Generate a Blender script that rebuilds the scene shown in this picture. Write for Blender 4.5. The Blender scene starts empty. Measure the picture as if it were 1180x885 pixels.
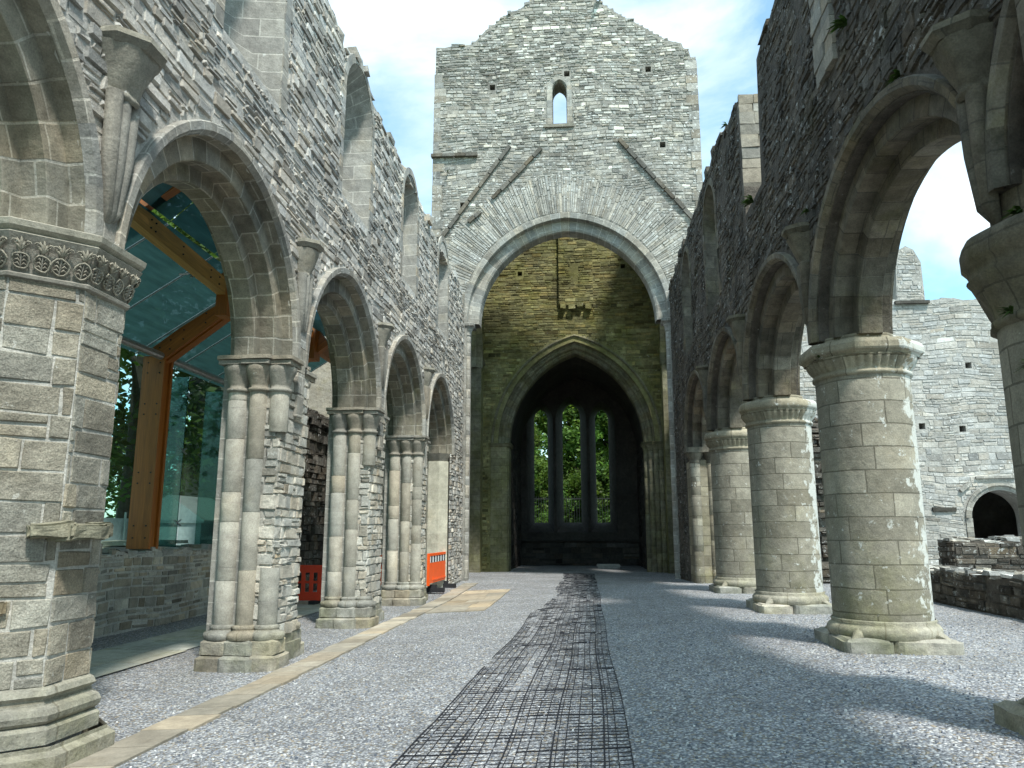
import bpy, bmesh, math, random
from mathutils import Vector, Matrix
from mathutils.geometry import tessellate_polygon
from mathutils import noise as mnoise

random.seed(7)
R = random.random
PI = math.pi
def ur(a, b): return a + (b - a) * R()

# ------------------------------------------------------------------ camera, sky, sun, exposure
S = bpy.context.scene
COL = S.collection
cam_d = bpy.data.cameras.new('camera'); cam = bpy.data.objects.new('camera', cam_d); COL.objects.link(cam)
PITCH = math.atan(171 / 885); YAW = math.radians(5.45)
cam.location = (0, 0, 1.7)
cam.rotation_euler = (PI / 2 + PITCH, 0, YAW)
cam_d.sensor_width = 36; cam_d.lens = 36 * 885 / 1180
cam_d.clip_start = .05; cam_d.clip_end = 2000
S.camera = cam

TO_SUN = Vector((.33, -.54, 1)).normalized()
sun_d = bpy.data.lights.new('sun', 'SUN'); sun = bpy.data.objects.new('sun', sun_d); COL.objects.link(sun)
sun_d.energy = 2.9; sun_d.angle = math.radians(5.0); sun_d.color = (1, .975, .93)
sun.rotation_euler = TO_SUN.to_track_quat('Z', 'Y').to_euler()

W = bpy.data.worlds.new('World'); S.world = W; W.use_nodes = True
nt = W.node_tree; nt.nodes.clear()
def wn(t, **k):
    n = nt.nodes.new(t)
    for a, b in k.items(): setattr(n, a, b)
    return n
sky = wn('ShaderNodeTexSky', sky_type='NISHITA', sun_disc=False)
sky.sun_elevation = math.asin(TO_SUN.z); sky.sun_rotation = math.atan2(TO_SUN.x, TO_SUN.y)
sky.air_density = 1.0; sky.dust_density = 1.2
tc = wn('ShaderNodeTexCoord')
mp = wn('ShaderNodeMapping'); mp.inputs['Scale'].default_value = (1.0, 1.0, 2.2); mp.inputs['Location'].default_value = (5.3, 2.2, 1.4)
nz = wn('ShaderNodeTexNoise'); nz.inputs['Scale'].default_value = 2.6; nz.inputs['Detail'].default_value = 9; nz.inputs['Roughness'].default_value = .58
nz.inputs['Distortion'].default_value = .25
rp = wn('ShaderNodeValToRGB'); rp.color_ramp.elements[0].position = .41; rp.color_ramp.elements[1].position = .72
rp.color_ramp.elements[0].color = (.10, .10, .10, 1); rp.color_ramp.elements[1].color = (.97, .97, .97, 1)
mx = wn('ShaderNodeMix', data_type='RGBA'); mx.inputs[7].default_value = (6.3, 6.9, 7.1, 1)
n2 = wn('ShaderNodeTexNoise'); n2.inputs['Scale'].default_value = 4.2; n2.inputs['Detail'].default_value = 8
r2 = wn('ShaderNodeValToRGB'); r2.color_ramp.elements[0].position = .35; r2.color_ramp.elements[1].position = .65
r2.color_ramp.elements[0].color = (4.3, 4.95, 5.2, 1); r2.color_ramp.elements[1].color = (6.4, 6.9, 7.1, 1)
nt.links.new(mp.outputs[0], n2.inputs['Vector']); nt.links.new(n2.outputs['Fac'], r2.inputs['Fac']); nt.links.new(r2.outputs['Color'], mx.inputs[7])
bg = wn('ShaderNodeBackground'); bg.inputs['Strength'].default_value = .135
wo = wn('ShaderNodeOutputWorld')
L = nt.links.new
L(tc.outputs['Generated'], mp.inputs['Vector']); L(mp.outputs[0], nz.inputs['Vector']); L(nz.outputs['Fac'], rp.inputs['Fac'])
cy_ = wn('ShaderNodeMix', data_type='RGBA', blend_type='MULTIPLY'); cy_.inputs[0].default_value = 1; cy_.inputs[7].default_value = (.92, 1.36, 1.28, 1)
L(sky.outputs[0], cy_.inputs[6]); L(rp.outputs['Color'], mx.inputs[0]); L(cy_.outputs[2], mx.inputs[6]); L(mx.outputs[2], bg.inputs['Color']); L(bg.outputs[0], wo.inputs['Surface'])

S.view_settings.view_transform = 'Standard'; S.view_settings.look = 'None'
S.view_settings.gamma = 1; S.view_settings.use_curve_mapping = False
S.view_settings.exposure = 0.95
S.render.engine = 'CYCLES'
S.cycles.max_bounces = 8; S.cycles.diffuse_bounces = 4; S.cycles.transparent_max_bounces = 12

# ------------------------------------------------------------------ materials
def nodes(name):
    m = bpy.data.materials.new(name); m.use_nodes = True
    t = m.node_tree; b = t.nodes['Principled BSDF']
    def N(ty, **k):
        n = t.nodes.new(ty)
        for a, v in k.items():
            if a in n.inputs.keys(): n.inputs[a].default_value = v
            else: setattr(n, a, v)
        return n
    return m, t, b, N
def mixc(t, N, fac, a, b, blend='MIX'):
    n = N('ShaderNodeMix', data_type='RGBA', blend_type=blend)
    for sock, v in ((0, fac), (6, a), (7, b)):
        if hasattr(v, 'links') or hasattr(v, 'is_linked'): t.links.new(v, n.inputs[sock])
        else: n.inputs[sock].default_value = v if not isinstance(v, tuple) else (*v, 1)[:4]
    return n.outputs[2]
def ramp(t, N, src, p0, p1, c0=0., c1=1.):
    n = N('ShaderNodeMapRange'); n.inputs[1].default_value = p0; n.inputs[2].default_value = p1
    n.inputs[3].default_value = c0; n.inputs[4].default_value = c1
    t.links.new(src, n.inputs[0]); return n.outputs[0]
def noise_of(t, N, vec, scale, detail=4, rough=.55, dist=0.):
    n = N('ShaderNodeTexNoise', Scale=scale, Detail=detail, Roughness=rough, Distortion=dist)
    t.links.new(vec, n.inputs['Vector']); return n.outputs['Fac']
def stone_mat(name, c1, c2=None, mortar=None, row=.28, width=.5, msize=.012, lichen=.0, lichen_col=(.62, .62, .57), stain=.5,
              moss=.0, moss_z=None, lichen_side=None, bump=.5, rough=.92, fine=30, speck=.5):
    m, t, b, N = nodes(name); lk = t.links.new
    tcn = N('ShaderNodeTexCoord'); obj = tcn.outputs['Object']
    attr = N('ShaderNodeAttribute', attribute_name='tint')
    hgt = None
    if c2:
        wv = N('ShaderNodeTexNoise', Scale=2.5, Detail=2.); lk(tcn.outputs['UV'], wv.inputs['Vector'])
        wm = N('ShaderNodeVectorMath', operation='MULTIPLY_ADD'); lk(wv.outputs['Color'], wm.inputs[0])
        wm.inputs[1].default_value = (.05, .03, 0); lk(tcn.outputs['UV'], wm.inputs[2])
        br = N('ShaderNodeTexBrick', offset=.42, squash=1.25, squash_frequency=3, Scale=1.)
        br.inputs['Color1'].default_value = (*c1, 1); br.inputs['Color2'].default_value = (*c2, 1); br.inputs['Mortar'].default_value = (*mortar, 1)
        br.inputs['Brick Width'].default_value = width; br.inputs['Row Height'].default_value = row
        br.inputs['Mortar Size'].default_value = msize; br.inputs['Mortar Smooth'].default_value = .25
        lk(wm.outputs[0], br.inputs['Vector'])
        col = br.outputs['Color']; hgt = br.outputs['Fac']
    else:
        rg = N('ShaderNodeRGB'); rg.outputs[0].default_value = (*c1, 1); col = rg.outputs[0]
    col = mixc(t, N, 1., col, attr.outputs['Color'], 'MULTIPLY')
    f1 = noise_of(t, N, obj, .9, 5, .6); f2 = noise_of(t, N, obj, 7, 5, .65); f3 = noise_of(t, N, obj, fine * 2.2, 3, .6)
    col = mixc(t, N, 1., col, ramp(t, N, f1, .3, .7, 1 - stain * .5, 1 + stain * .25), 'MULTIPLY')
    col = mixc(t, N, 1., col, ramp(t, N, f2, .3, .72, 1 - .45 * stain, 1.2), 'MULTIPLY')
    col = mixc(t, N, 1., col, ramp(t, N, f3, .3, .7, 1 - .4 * speck, 1 + .35 * speck), 'MULTIPLY')
    # warm/ochre patches that belong to the stone itself
    f4 = noise_of(t, N, obj, 1.7, 3)
    col = mixc(t, N, ramp(t, N, f4, .55, .75, 0, .5), col, mixc(t, N, 1., col, (1.08, 1.0, .86), 'MULTIPLY'))
    if moss > 0:
        f5 = noise_of(t, N, obj, 1.3, 6, .65)
        mf = ramp(t, N, f5, .62 - moss * .4, .8 - moss * .25, 0, .85)
        if moss_z is not None:
            sx = N('ShaderNodeSeparateXYZ'); lk(obj, sx.inputs[0])
            mz = ramp(t, N, sx.outputs[2], moss_z[0], moss_z[1], 1, 0)
            mm = N('ShaderNodeMath', operation='MULTIPLY'); lk(mf, mm.inputs[0]); lk(mz, mm.inputs[1]); mf = mm.outputs[0]
        col = mixc(t, N, mf, col, mixc(t, N, 1., col, (.74, .77, .50), 'MULTIPLY'))
    if lichen > 0:
        f6 = noise_of(t, N, obj, 9, 8, .72); f7 = noise_of(t, N, obj, 1.1, 2)
        lf = ramp(t, N, f6, .66 - lichen * .14, .70 - lichen * .12, 0, .9)
        l2 = ramp(t, N, f7, .42, .58, .15, 1)
        mm = N('ShaderNodeMath', operation='MULTIPLY'); lk(lf, mm.inputs[0]); lk(l2, mm.inputs[1])
        col = mixc(t, N, mm.outputs[0], col, lichen_col)
        if lichen_side:
            sx2 = N('ShaderNodeSeparateXYZ'); lk(obj, sx2.inputs[0])
            f8 = noise_of(t, N, obj, 5, 8, .7)
            sd = ramp(t, N, sx2.outputs[0], lichen_side[0], lichen_side[1], -.16, .13)
            a2 = N('ShaderNodeMath', operation='ADD'); lk(f8, a2.inputs[0]); lk(sd, a2.inputs[1])
            col = mixc(t, N, ramp(t, N, a2.outputs[0], .55, .60, 0, .85), col, lichen_col)
    lk(col, b.inputs['Base Color']); b.inputs['Roughness'].default_value = rough
    b.inputs['Specular IOR Level'].default_value = .25
    bp = N('ShaderNodeBump', Strength=bump, Distance=.03)
    ad = N('ShaderNodeMath', operation='ADD'); lk(noise_of(t, N, obj, fine * .5, 7, .7), ad.inputs[0]); lk(f2, ad.inputs[1])
    h = ad.outputs[0]
    if hgt:
        sb = N('ShaderNodeMath', operation='MULTIPLY_ADD'); lk(hgt, sb.inputs[0]); sb.inputs[1].default_value = -.45; lk(h, sb.inputs[2]); h = sb.outputs[0]
    lk(h, bp.inputs['Height']); lk(bp.outputs[0], b.inputs['Normal'])
    return m

M = {}
M['rubble'] = stone_mat('grey_rubble', (.45, .43, .385), lichen=.5, lichen_col=(.64, .63, .60), stain=.6, bump=.6)
M['mortar'] = stone_mat('lime_mortar', (.52, .50, .445), stain=.7, bump=.8)
M['ashlar'] = stone_mat('grey_ashlar', (.275, .265, .235), (.365, .35, .305), (.50, .48, .42), .27, .52, .010, lichen=.12, stain=.6, bump=.45)
M['octashlar'] = stone_mat('squared_ashlar', (.24, .22, .185), (.40, .365, .30), (.55, .53, .47), .235, .50, .013, lichen=.2, stain=.7, bump=.6, moss=.25, moss_z=(.2, 1.5))
M['voussoir'] = stone_mat('arch_stone', (.20, .185, .145), (.285, .265, .21), (.40, .38, .32), .30, .36, .011, lichen=.0, stain=.7, bump=.4, moss=.15)
M['shaftstone'] = stone_mat('pale_shaft_stone', (.44, .415, .35), (.50, .475, .40), (.46, .43, .37), .42, 5, .008, stain=.5, bump=.3, moss=.25, moss_z=(.1, .9))
M['carved'] = stone_mat('carved_stone', (.30, .28, .235), stain=.6, bump=.4, lichen=.15)
M['base'] = stone_mat('mossy_base_stone', (.32, .305, .26), (.38, .36, .30), (.27, .25, .2), .5, .55, .01, stain=.8, bump=.6, moss=.45, moss_z=(.0, .9))
M['pierrubble'] = stone_mat('pale_pier_rubble', (.46, .435, .375), lichen=.3, stain=.55, bump=.7)
M['octblock'] = stone_mat('squared_pier_blocks', (.33, .308, .25), lichen=.3, lichen_col=(.6, .59, .53), stain=.75, bump=.9, fine=38, speck=.9)
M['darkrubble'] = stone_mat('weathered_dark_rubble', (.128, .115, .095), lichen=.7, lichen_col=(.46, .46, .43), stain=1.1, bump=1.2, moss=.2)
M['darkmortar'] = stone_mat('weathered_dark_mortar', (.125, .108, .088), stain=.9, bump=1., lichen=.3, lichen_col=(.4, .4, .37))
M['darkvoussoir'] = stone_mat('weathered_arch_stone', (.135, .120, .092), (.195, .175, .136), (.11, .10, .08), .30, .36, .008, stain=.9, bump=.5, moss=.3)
M['column'] = stone_mat('buff_column_ashlar', (.19, .171, .13), (.325, .296, .23), (.14, .126, .095), .27, .66, .009, lichen=.40, lichen_side=(.55, .98), lichen_col=(.54, .54, .49), stain=.55, bump=.4, moss=.35, moss_z=(.2, 2.2))
M['towerrubble'] = stone_mat('tower_rubble', (.31, .30, .268), lichen=.75, lichen_col=(.68, .68, .64), stain=.6, bump=.6)
M['towermortar'] = stone_mat('tower_mortar', (.33, .315, .275), stain=.7, bump=.8)
M['greenrubble'] = stone_mat('algae_rubble', (.27, .255, .125), lichen=.2, stain=.8, bump=.6, moss=.55)
M['greenashlar'] = stone_mat('algae_ashlar', (.21, .195, .135), (.27, .255, .18), (.16, .15, .10), .3, .5, .01, stain=.8, bump=.5, moss=.6)
M['palerubble'] = stone_mat('pale_limestone_rubble', (.42, .41, .375), lichen=.7, lichen_col=(.7, .7, .66), stain=.5, bump=.7)
M['palemortar'] = stone_mat('pale_mortar', (.42, .41, .37), stain=.6, bump=.8)
M['lowrubble'] = stone_mat('brown_low_rubble', (.40, .37, .305), stain=.6, bump=.6, moss=.15)
M['drip'] = stone_mat('dark_drip_stone', (.16, .148, .125), stain=.8, bump=.6)
M['paving'] = stone_mat('buff_sandstone_paving', (.29, .255, .195), (.37, .33, .26), (.24, .21, .16), .45, .62, .006, stain=.5, bump=.25, speck=.3)
M['flags'] = stone_mat('pale_flagstone', (.40, .395, .33), (.45, .44, .37), (.26, .25, .20), .8, .7, .008, stain=.5, bump=.2, moss=.2)
M['shadedchancel'] = stone_mat('shade_tinted_chancel_stone', (.075, .068, .058), stain=.8, bump=.7)  # near-black albedo paints the chancel's deep shade into its stone
M['hole'] = stone_mat('dark_hole_stone', (.05, .045, .04), stain=.5)

def simple(name, col, rough=.6, metal=0., spec=.4, var=.15, scale=12, bump=0.):
    m, t, b, N = nodes(name)
    tcn = N('ShaderNodeTexCoord')
    f = noise_of(t, N, tcn.outputs['Object'], scale, 5, .6)
    c = mixc(t, N, 1., col, ramp(t, N, f, .3, .7, 1 - var, 1 + var), 'MULTIPLY')
    t.links.new(c, b.inputs['Base Color'])
    b.inputs['Roughness'].default_value = rough; b.inputs['Metallic'].default_value = metal; b.inputs['Specular IOR Level'].default_value = spec
    if bump:
        bp = N('ShaderNodeBump', Strength=bump, Distance=.01); t.links.new(f, bp.inputs['Height']); t.links.new(bp.outputs[0], b.inputs['Normal'])
    return m
M['steel'] = simple('galvanised_steel', (.42, .45, .45), .4, .7)
M['orange'] = simple('orange_plastic', (.85, .11, .012), .45, var=.08, scale=4)
M['redorange'] = simple('red_plastic', (.62, .045, .012), .45, var=.1, scale=4)
M['rubber'] = simple('black_rubber', (.018, .018, .02), .8)
M['meshblack'] = simple('black_plastic_mesh', (.012, .013, .018), .6, var=.3)
M['white'] = simple('white_reflective_tape', (.75, .76, .76), .4)
M['shed'] = simple('grey_painted_metal', (.40, .43, .44), .55)
M['iron'] = simple('dark_iron', (.02, .022, .02), .6)
M['bark'] = simple('bark', (.085, .07, .052), .9, var=.4, scale=9, bump=.8)
M['fern'] = simple('fern_leaf', (.05, .10, .015), .6, var=.4)
M['slab'] = simple('pale_slab_stone', (.42, .41, .37), .85, var=.2, bump=.3)

def timber(name, col):
    m, t, b, N = nodes(name); lk = t.links.new
    tcn = N('ShaderNodeTexCoord')
    mpn = N('ShaderNodeMapping'); mpn.inputs['Scale'].default_value = (1, .05, 1); lk(tcn.outputs['UV'], mpn.inputs['Vector'])
    f = noise_of(t, N, mpn.outputs[0], 38, 5, .6, .6); f2 = noise_of(t, N, mpn.outputs[0], 5, 3)
    c = mixc(t, N, 1., col, ramp(t, N, f, .3, .7, .72, 1.2), 'MULTIPLY')
    c = mixc(t, N, 1., c, ramp(t, N, f2, .3, .7, .75, 1.2), 'MULTIPLY')
    lk(c, b.inputs['Base Color']); b.inputs['Roughness'].default_value = .45
    return m
M['timber'] = timber('varnished_larch', (.40, .128, .017))
M['timberlight'] = timber('new_larch', (.52, .30, .085))

def leafmat(name, c0, c1):
    m, t, b, N = nodes(name); lk = t.links.new
    at = N('ShaderNodeAttribute', attribute_name='tint')
    c = mixc(t, N, 1., c0, at.outputs['Color'], 'MULTIPLY')
    lk(c, b.inputs['Base Color']); b.inputs['Roughness'].default_value = .55; b.inputs['Specular IOR Level'].default_value = .3
    tr = N('ShaderNodeBsdfTranslucent'); c2 = mixc(t, N, 1., c1, at.outputs['Color'], 'MULTIPLY'); lk(c2, tr.inputs['Color'])
    mxs = N('ShaderNodeMixShader'); mxs.inputs[0].default_value = .4
    lk(b.outputs[0], mxs.inputs[1]); lk(tr.outputs[0], mxs.inputs[2]); lk(mxs.outputs[0], t.nodes['Material Output'].inputs['Surface'])
    return m
M['leaf'] = leafmat('broad_leaf', (.085, .15, .03), (.13, .22, .03))
M['weed'] = leafmat('weed_leaf', (.04, .075, .015), (.05, .09, .012))
M['conifer'] = leafmat('conifer_leaf', (.06, .10, .022), (.07, .12, .015))

def glassmat(name, tint, film, film_col, rough=.03):
    m, t, b, N = nodes(name); lk = t.links.new
    tcn = N('ShaderNodeTexCoord')
    tr = N('ShaderNodeBsdfTransparent'); tr.inputs['Color'].default_value = (*tint, 1)
    gl = N('ShaderNodeBsdfGlossy'); gl.inputs['Roughness'].default_value = rough; gl.inputs['Color'].default_value = (.5, .62, .61, 1)
    fr = N('ShaderNodeFresnel'); fr.inputs['IOR'].default_value = 1.5
    ms = N('ShaderNodeMixShader'); lk(fr.outputs[0], ms.inputs[0]); lk(tr.outputs[0], ms.inputs[1]); lk(gl.outputs[0], ms.inputs[2])
    out = ms.outputs[0]
    if film > 0:
        df = N('ShaderNodeBsdfDiffuse'); tl = N('ShaderNodeBsdfTranslucent')
        mpn = N('ShaderNodeMapping'); mpn.inputs['Scale'].default_value = (.6, 4, 1); lk(tcn.outputs['UV'], mpn.inputs['Vector'])
        f = noise_of(t, N, mpn.outputs[0], 2.2, 6, .6)
        c = mixc(t, N, ramp(t, N, f, .3, .7), film_col, tuple(x * 1.7 for x in film_col))
        lk(c, df.inputs['Color']); lk(c, tl.inputs['Color'])
        m1 = N('ShaderNodeMixShader'); m1.inputs[0].default_value = .55; lk(df.outputs[0], m1.inputs[1]); lk(tl.outputs[0], m1.inputs[2])
        m2 = N('ShaderNodeMixShader'); m2.inputs[0].default_value = film; lk(out, m2.inputs[1]); lk(m1.outputs[0], m2.inputs[2]); out = m2.outputs[0]
    lk(out, t.nodes['Material Output'].inputs['Surface'])
    return m
M['roofglass'] = glassmat('dusty_green_glass', (.42, .56, .54), .95, (.018, .047, .045), .25)
M['wallglass'] = glassmat('clear_green_glass', (.66, .84, .80), .04, (.12, .26, .24))
M['finglass'] = glassmat('thick_green_glass', (.50, .68, .64), .12, (.10, .26, .25))

def gravelmat():
    m, t, b, N = nodes('blue_grey_gravel'); lk = t.links.new
    tcn = N('ShaderNodeTexCoord'); obj = tcn.outputs['Object']
    v1 = N('ShaderNodeTexVoronoi', Scale=46., Randomness=1.); lk(obj, v1.inputs['Vector'])
    sx = N('ShaderNodeSeparateColor'); lk(v1.outputs['Color'], sx.inputs[0])
    c = mixc(t, N, sx.outputs[0], (.14, .15, .164), (.435, .445, .458))
    c = mixc(t, N, ramp(t, N, sx.outputs[1], .80, .85), c, (.58, .58, .56))
    c = mixc(t, N, ramp(t, N, sx.outputs[2], .86, .9), c, (.30, .255, .19))
    c = mixc(t, N, 1., c, ramp(t, N, v1.outputs['Distance'], .25, .75, 1.12, .45), 'MULTIPLY')
    f = noise_of(t, N, obj, .7, 4, .6); c = mixc(t, N, 1., c, ramp(t, N, f, .3, .7, .80, 1.15), 'MULTIPLY')
    f2 = noise_of(t, N, obj, 9, 4, .7); c = mixc(t, N, 1., c, ramp(t, N, f2, .3, .7, .8, 1.2), 'MULTIPLY')
    f3 = noise_of(t, N, obj, .35, 5, .7, .8); c = mixc(t, N, ramp(t, N, f3, .55, .68, 0, .45), c, mixc(t, N, 1., c, (.74, .72, .66), 'MULTIPLY'))
    lk(c, b.inputs['Base Color']); b.inputs['Roughness'].default_value = .85
    iv = N('ShaderNodeMath', operation='SUBTRACT'); iv.inputs[0].default_value = 1; lk(v1.outputs['Distance'], iv.inputs[1])
    a = N('ShaderNodeMath', operation='ADD'); lk(iv.outputs[0], a.inputs[0]); lk(sx.outputs[1], a.inputs[1])
    bp = N('ShaderNodeBump', Strength=.9, Distance=.016); lk(a.outputs[0], bp.inputs['Height']); lk(bp.outputs[0], b.inputs['Normal'])
    return m
M['gravel'] = gravelmat()
def pebblemat():
    m, t, b, N = nodes('loose_gravel_stones')
    at = N('ShaderNodeAttribute', attribute_name='tint')
    t.links.new(at.outputs['Color'], b.inputs['Base Color']); b.inputs['Roughness'].default_value = .8
    return m
M['pebble'] = pebblemat()
M['grass'] = simple('rough_grass', (.06, .10, .025), .9, var=.5, scale=3)

# ------------------------------------------------------------------ mesh builder
class MB:
    def __init__(s): s.v = []; s.f = []; s.uv = []; s.t = []; s.m = []; s.s = []
    def face(s, pts, uv=None, tint=(1, 1, 1), m=0, sm=False):
        i = len(s.v); s.v.extend(pts); n = len(pts)
        s.f.append(tuple(range(i, i + n))); s.uv.append(uv or [(0, 0)] * n); s.t.append(tint); s.m.append(m); s.s.append(sm)
    def grid(s, P, U=None, tint=None, m=0, sm=True):
        i = len(s.v); nr = len(P); nc = len(P[0])
        for r in P: s.v.extend(r)
        for a in range(nr - 1):
            for b in range(nc - 1):
                s.f.append((i + a * nc + b, i + a * nc + b + 1, i + (a + 1) * nc + b + 1, i + (a + 1) * nc + b))
                s.uv.append([U[a][b], U[a][b + 1], U[a + 1][b + 1], U[a + 1][b]] if U else [(0, 0)] * 4)
                s.t.append(tint(a, b) if callable(tint) else (tint or (1, 1, 1))); s.m.append(m); s.s.append(sm)
    def box(s, c, h, rot=None, tint=(1, 1, 1), m=0, jit=0., uvs=1.):
        c = Vector(c); P = []
        for x in (-1, 1):
            for y in (-1, 1):
                for z in (-1, 1):
                    p = Vector((x * h[0] + ur(-jit, jit), y * h[1] + ur(-jit, jit), z * h[2] + ur(-jit, jit)))
                    P.append(c + (rot @ p if rot else p))
        dims = {0: (1, 2), 1: (0, 2), 2: (0, 1)}
        for q, ax in (((0, 1, 3, 2), 0), ((4, 6, 7, 5), 0), ((0, 4, 5, 1), 1), ((2, 3, 7, 6), 1), ((0, 2, 6, 4), 2), ((1, 5, 7, 3), 2)):
            pts = [P[k] for k in q]
            a, b = (pts[1] - pts[0]).length, (pts[3] - pts[0]).length
            if ax == 1: uv = [(0, 0), (a, 0), (a, b), (0, b)]
            elif ax == 0: uv = [(0, 0), (0, a), (b, a), (b, 0)] if q[0] == 0 else [(0, 0), (a, 0), (a, b), (0, b)]
            else: uv = [(0, 0), (0, a), (b, a), (b, 0)]
            s.face(pts, [(u * uvs + c.x + c.y, w * uvs + c.z) for u, w in uv], tint, m)
    def rough(s, c, h, rot=None, tint=(1, 1, 1), m=0, amp=.015, n=5, rnd=.02, fq=4.):
        c = Vector(c); off = Vector((ur(0, 50), ur(0, 50), ur(0, 50)))
        def P(q):
            k = Vector((q[0] * h[0], q[1] * h[1], q[2] * h[2]))
            e = sorted(abs(x) for x in q)
            if e[1] > .82:                                    # worn arrises
                w = (e[1] - .82) / .18
                for i in range(3):
                    if abs(q[i]) > .82: k[i] -= math.copysign(min(rnd, h[i] * .4) * w, q[i])
            k = k + mnoise.noise_vector(k * fq + off) * amp + mnoise.noise_vector(k * fq * 3 + off) * amp * .4
            return c + (rot @ k if rot else k)
        tt = [-1 + 2 * i / n for i in range(n + 1)]
        tt = [math.copysign(abs(t) ** .6, t) for t in tt]
        for ax in range(3):
            for sg in (-1, 1):
                g_ = []
                U = []
                for a in tt:
                    r = []; u_ = []
                    for b in tt:
                        q = [0, 0, 0]; q[ax] = sg; q[(ax + 1) % 3] = a; q[(ax + 2) % 3] = b
                        r.append(P(q)); u_.append((.09 + .1 * (a + 1), .05 + .1 * (b + 1)))
                    g_.append(r); U.append(u_)
                s.grid(g_, U, tint, m, False)
    def beam(s, a, b, w, h, up=(0, 0, 1), tint=(1, 1, 1), m=0):
        a = Vector(a); b = Vector(b); d = (b - a); ln = d.length; d.normalize()
        sd = d.cross(Vector(up)).normalized(); u = sd.cross(d)
        C = [(-w, -h), (w, -h), (w, h), (-w, h)]
        P0 = [a + sd * x * .5 + u * y * .5 for x, y in C]; P1 = [b + sd * x * .5 + u * y * .5 for x, y in C]
        for k in range(4):
            j = (k + 1) % 4; wd = (P0[j] - P0[k]).length
            s.face([P0[k], P0[j], P1[j], P1[k]], [(k, 0), (k + wd, 0), (k + wd, ln), (k, ln)], tint, m)
        s.face(P0[::-1], [(0, 0), (w, 0), (w, h), (0, h)], tint, m); s.face(P1, [(0, 0), (w, 0), (w, h), (0, h)], tint, m)
    def tube(s, pts, rad, n=8, tint=(1, 1, 1), m=0, cap=True):
        pts = [Vector(p) for p in pts]; rows = []; U = []
        acc = 0
        ref = Vector((.3, .2, .93))
        for i, p in enumerate(pts):
            d = (pts[min(i + 1, len(pts) - 1)] - pts[max(i - 1, 0)]).normalized()
            a = d.cross(ref)
            if a.length < .05: a = d.cross(Vector((1, 0, 0)))
            a.normalize(); b = d.cross(a)
            r = rad[i] if isinstance(rad, (list, tuple)) else rad
            rows.append([p + (a * math.cos(2 * PI * k / n) + b * math.sin(2 * PI * k / n)) * r for k in range(n + 1)])
            if i: acc += (p - pts[i - 1]).length
            U.append([(2 * PI * r * k / n, acc) for k in range(n + 1)])
        s.grid(rows, U, tint, m)
        if cap:
            s.face(rows[0][:-1], None, tint, m); s.face(rows[-1][:-1][::-1], None, tint, m)
    def lathe(s, c, prof, n=32, m=0, tint=None, mod=None, sm=True, flat=0, ang0=0.):
        # prof: (r, z); mod(theta, r, z)->r ; flat = polygon side count (circumscribed)
        rows = []; U = []
        r_ref = max(p[0] for p in prof)
        vl = 0
        for i, (r, z) in enumerate(prof):
            if i: vl += math.hypot(r - prof[i - 1][0], z - prof[i - 1][1])
            row = []; ur_ = []
            for k in range(n + 1):
                th = 2 * PI * k / n + ang0
                rr = r
                if flat:
                    w = 2 * PI / flat; d = ((th - ang0) % w) - w / 2
                    rr = r / math.cos(d)
                if mod: rr = mod(th, rr, z)
                row.append(Vector((c[0] + rr * math.cos(th), c[1] + rr * math.sin(th), c[2] + z)))
                ur_.append((r_ref * (th - ang0), z if abs(z - prof[0][1]) > .0 or i == 0 else z))
            rows.append(row); U.append(ur_)
        s.grid(rows, U, tint, m, sm)
    def build(s, name, mats, parent=None, loc=None):
        me = bpy.data.meshes.new(name)
        o = bpy.data.objects.new(name, me); COL.objects.link(o)
        base = Vector((0, 0, 0))
        if parent is not None:
            q = parent
            while q.parent: q = q.parent
            base = q.location.copy()
            o.parent = parent
        elif loc is not None:
            base = Vector(loc); o.location = base
        me.from_pydata([(p[0] - base.x, p[1] - base.y, p[2] - base.z) for p in s.v], [], s.f)
        uvl = me.uv_layers.new(name='UVMap')
        flat = []
        for u in s.uv:
            for a in u: flat.extend(a)
        uvl.data.foreach_set('uv', flat)
        at = me.attributes.new('tint', 'FLOAT_COLOR', 'CORNER')
        cl = []
        for f, t in zip(s.f, s.t):
            cl.extend((t[0], t[1], t[2], 1.) * len(f))
        at.data.foreach_set('color', cl)
        me.polygons.foreach_set('material_index', s.m)
        me.polygons.foreach_set('use_smooth', s.s)
        for mm in (mats if isinstance(mats, (list, tuple)) else [mats]): me.materials.append(M[mm])
        me.update()
        return o

def thing(name, label, cat, loc=(0, 0, 0), group=None):
    o = bpy.data.objects.new(name, None); COL.objects.link(o); o.location = loc
    o.empty_display_size = .2
    o['label'] = label; o['category'] = cat
    if group: o['group'] = group
    return o
def tag(o, label, cat, group=None):
    o['label'] = label; o['category'] = cat
    if group: o['group'] = group
    return o

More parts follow.
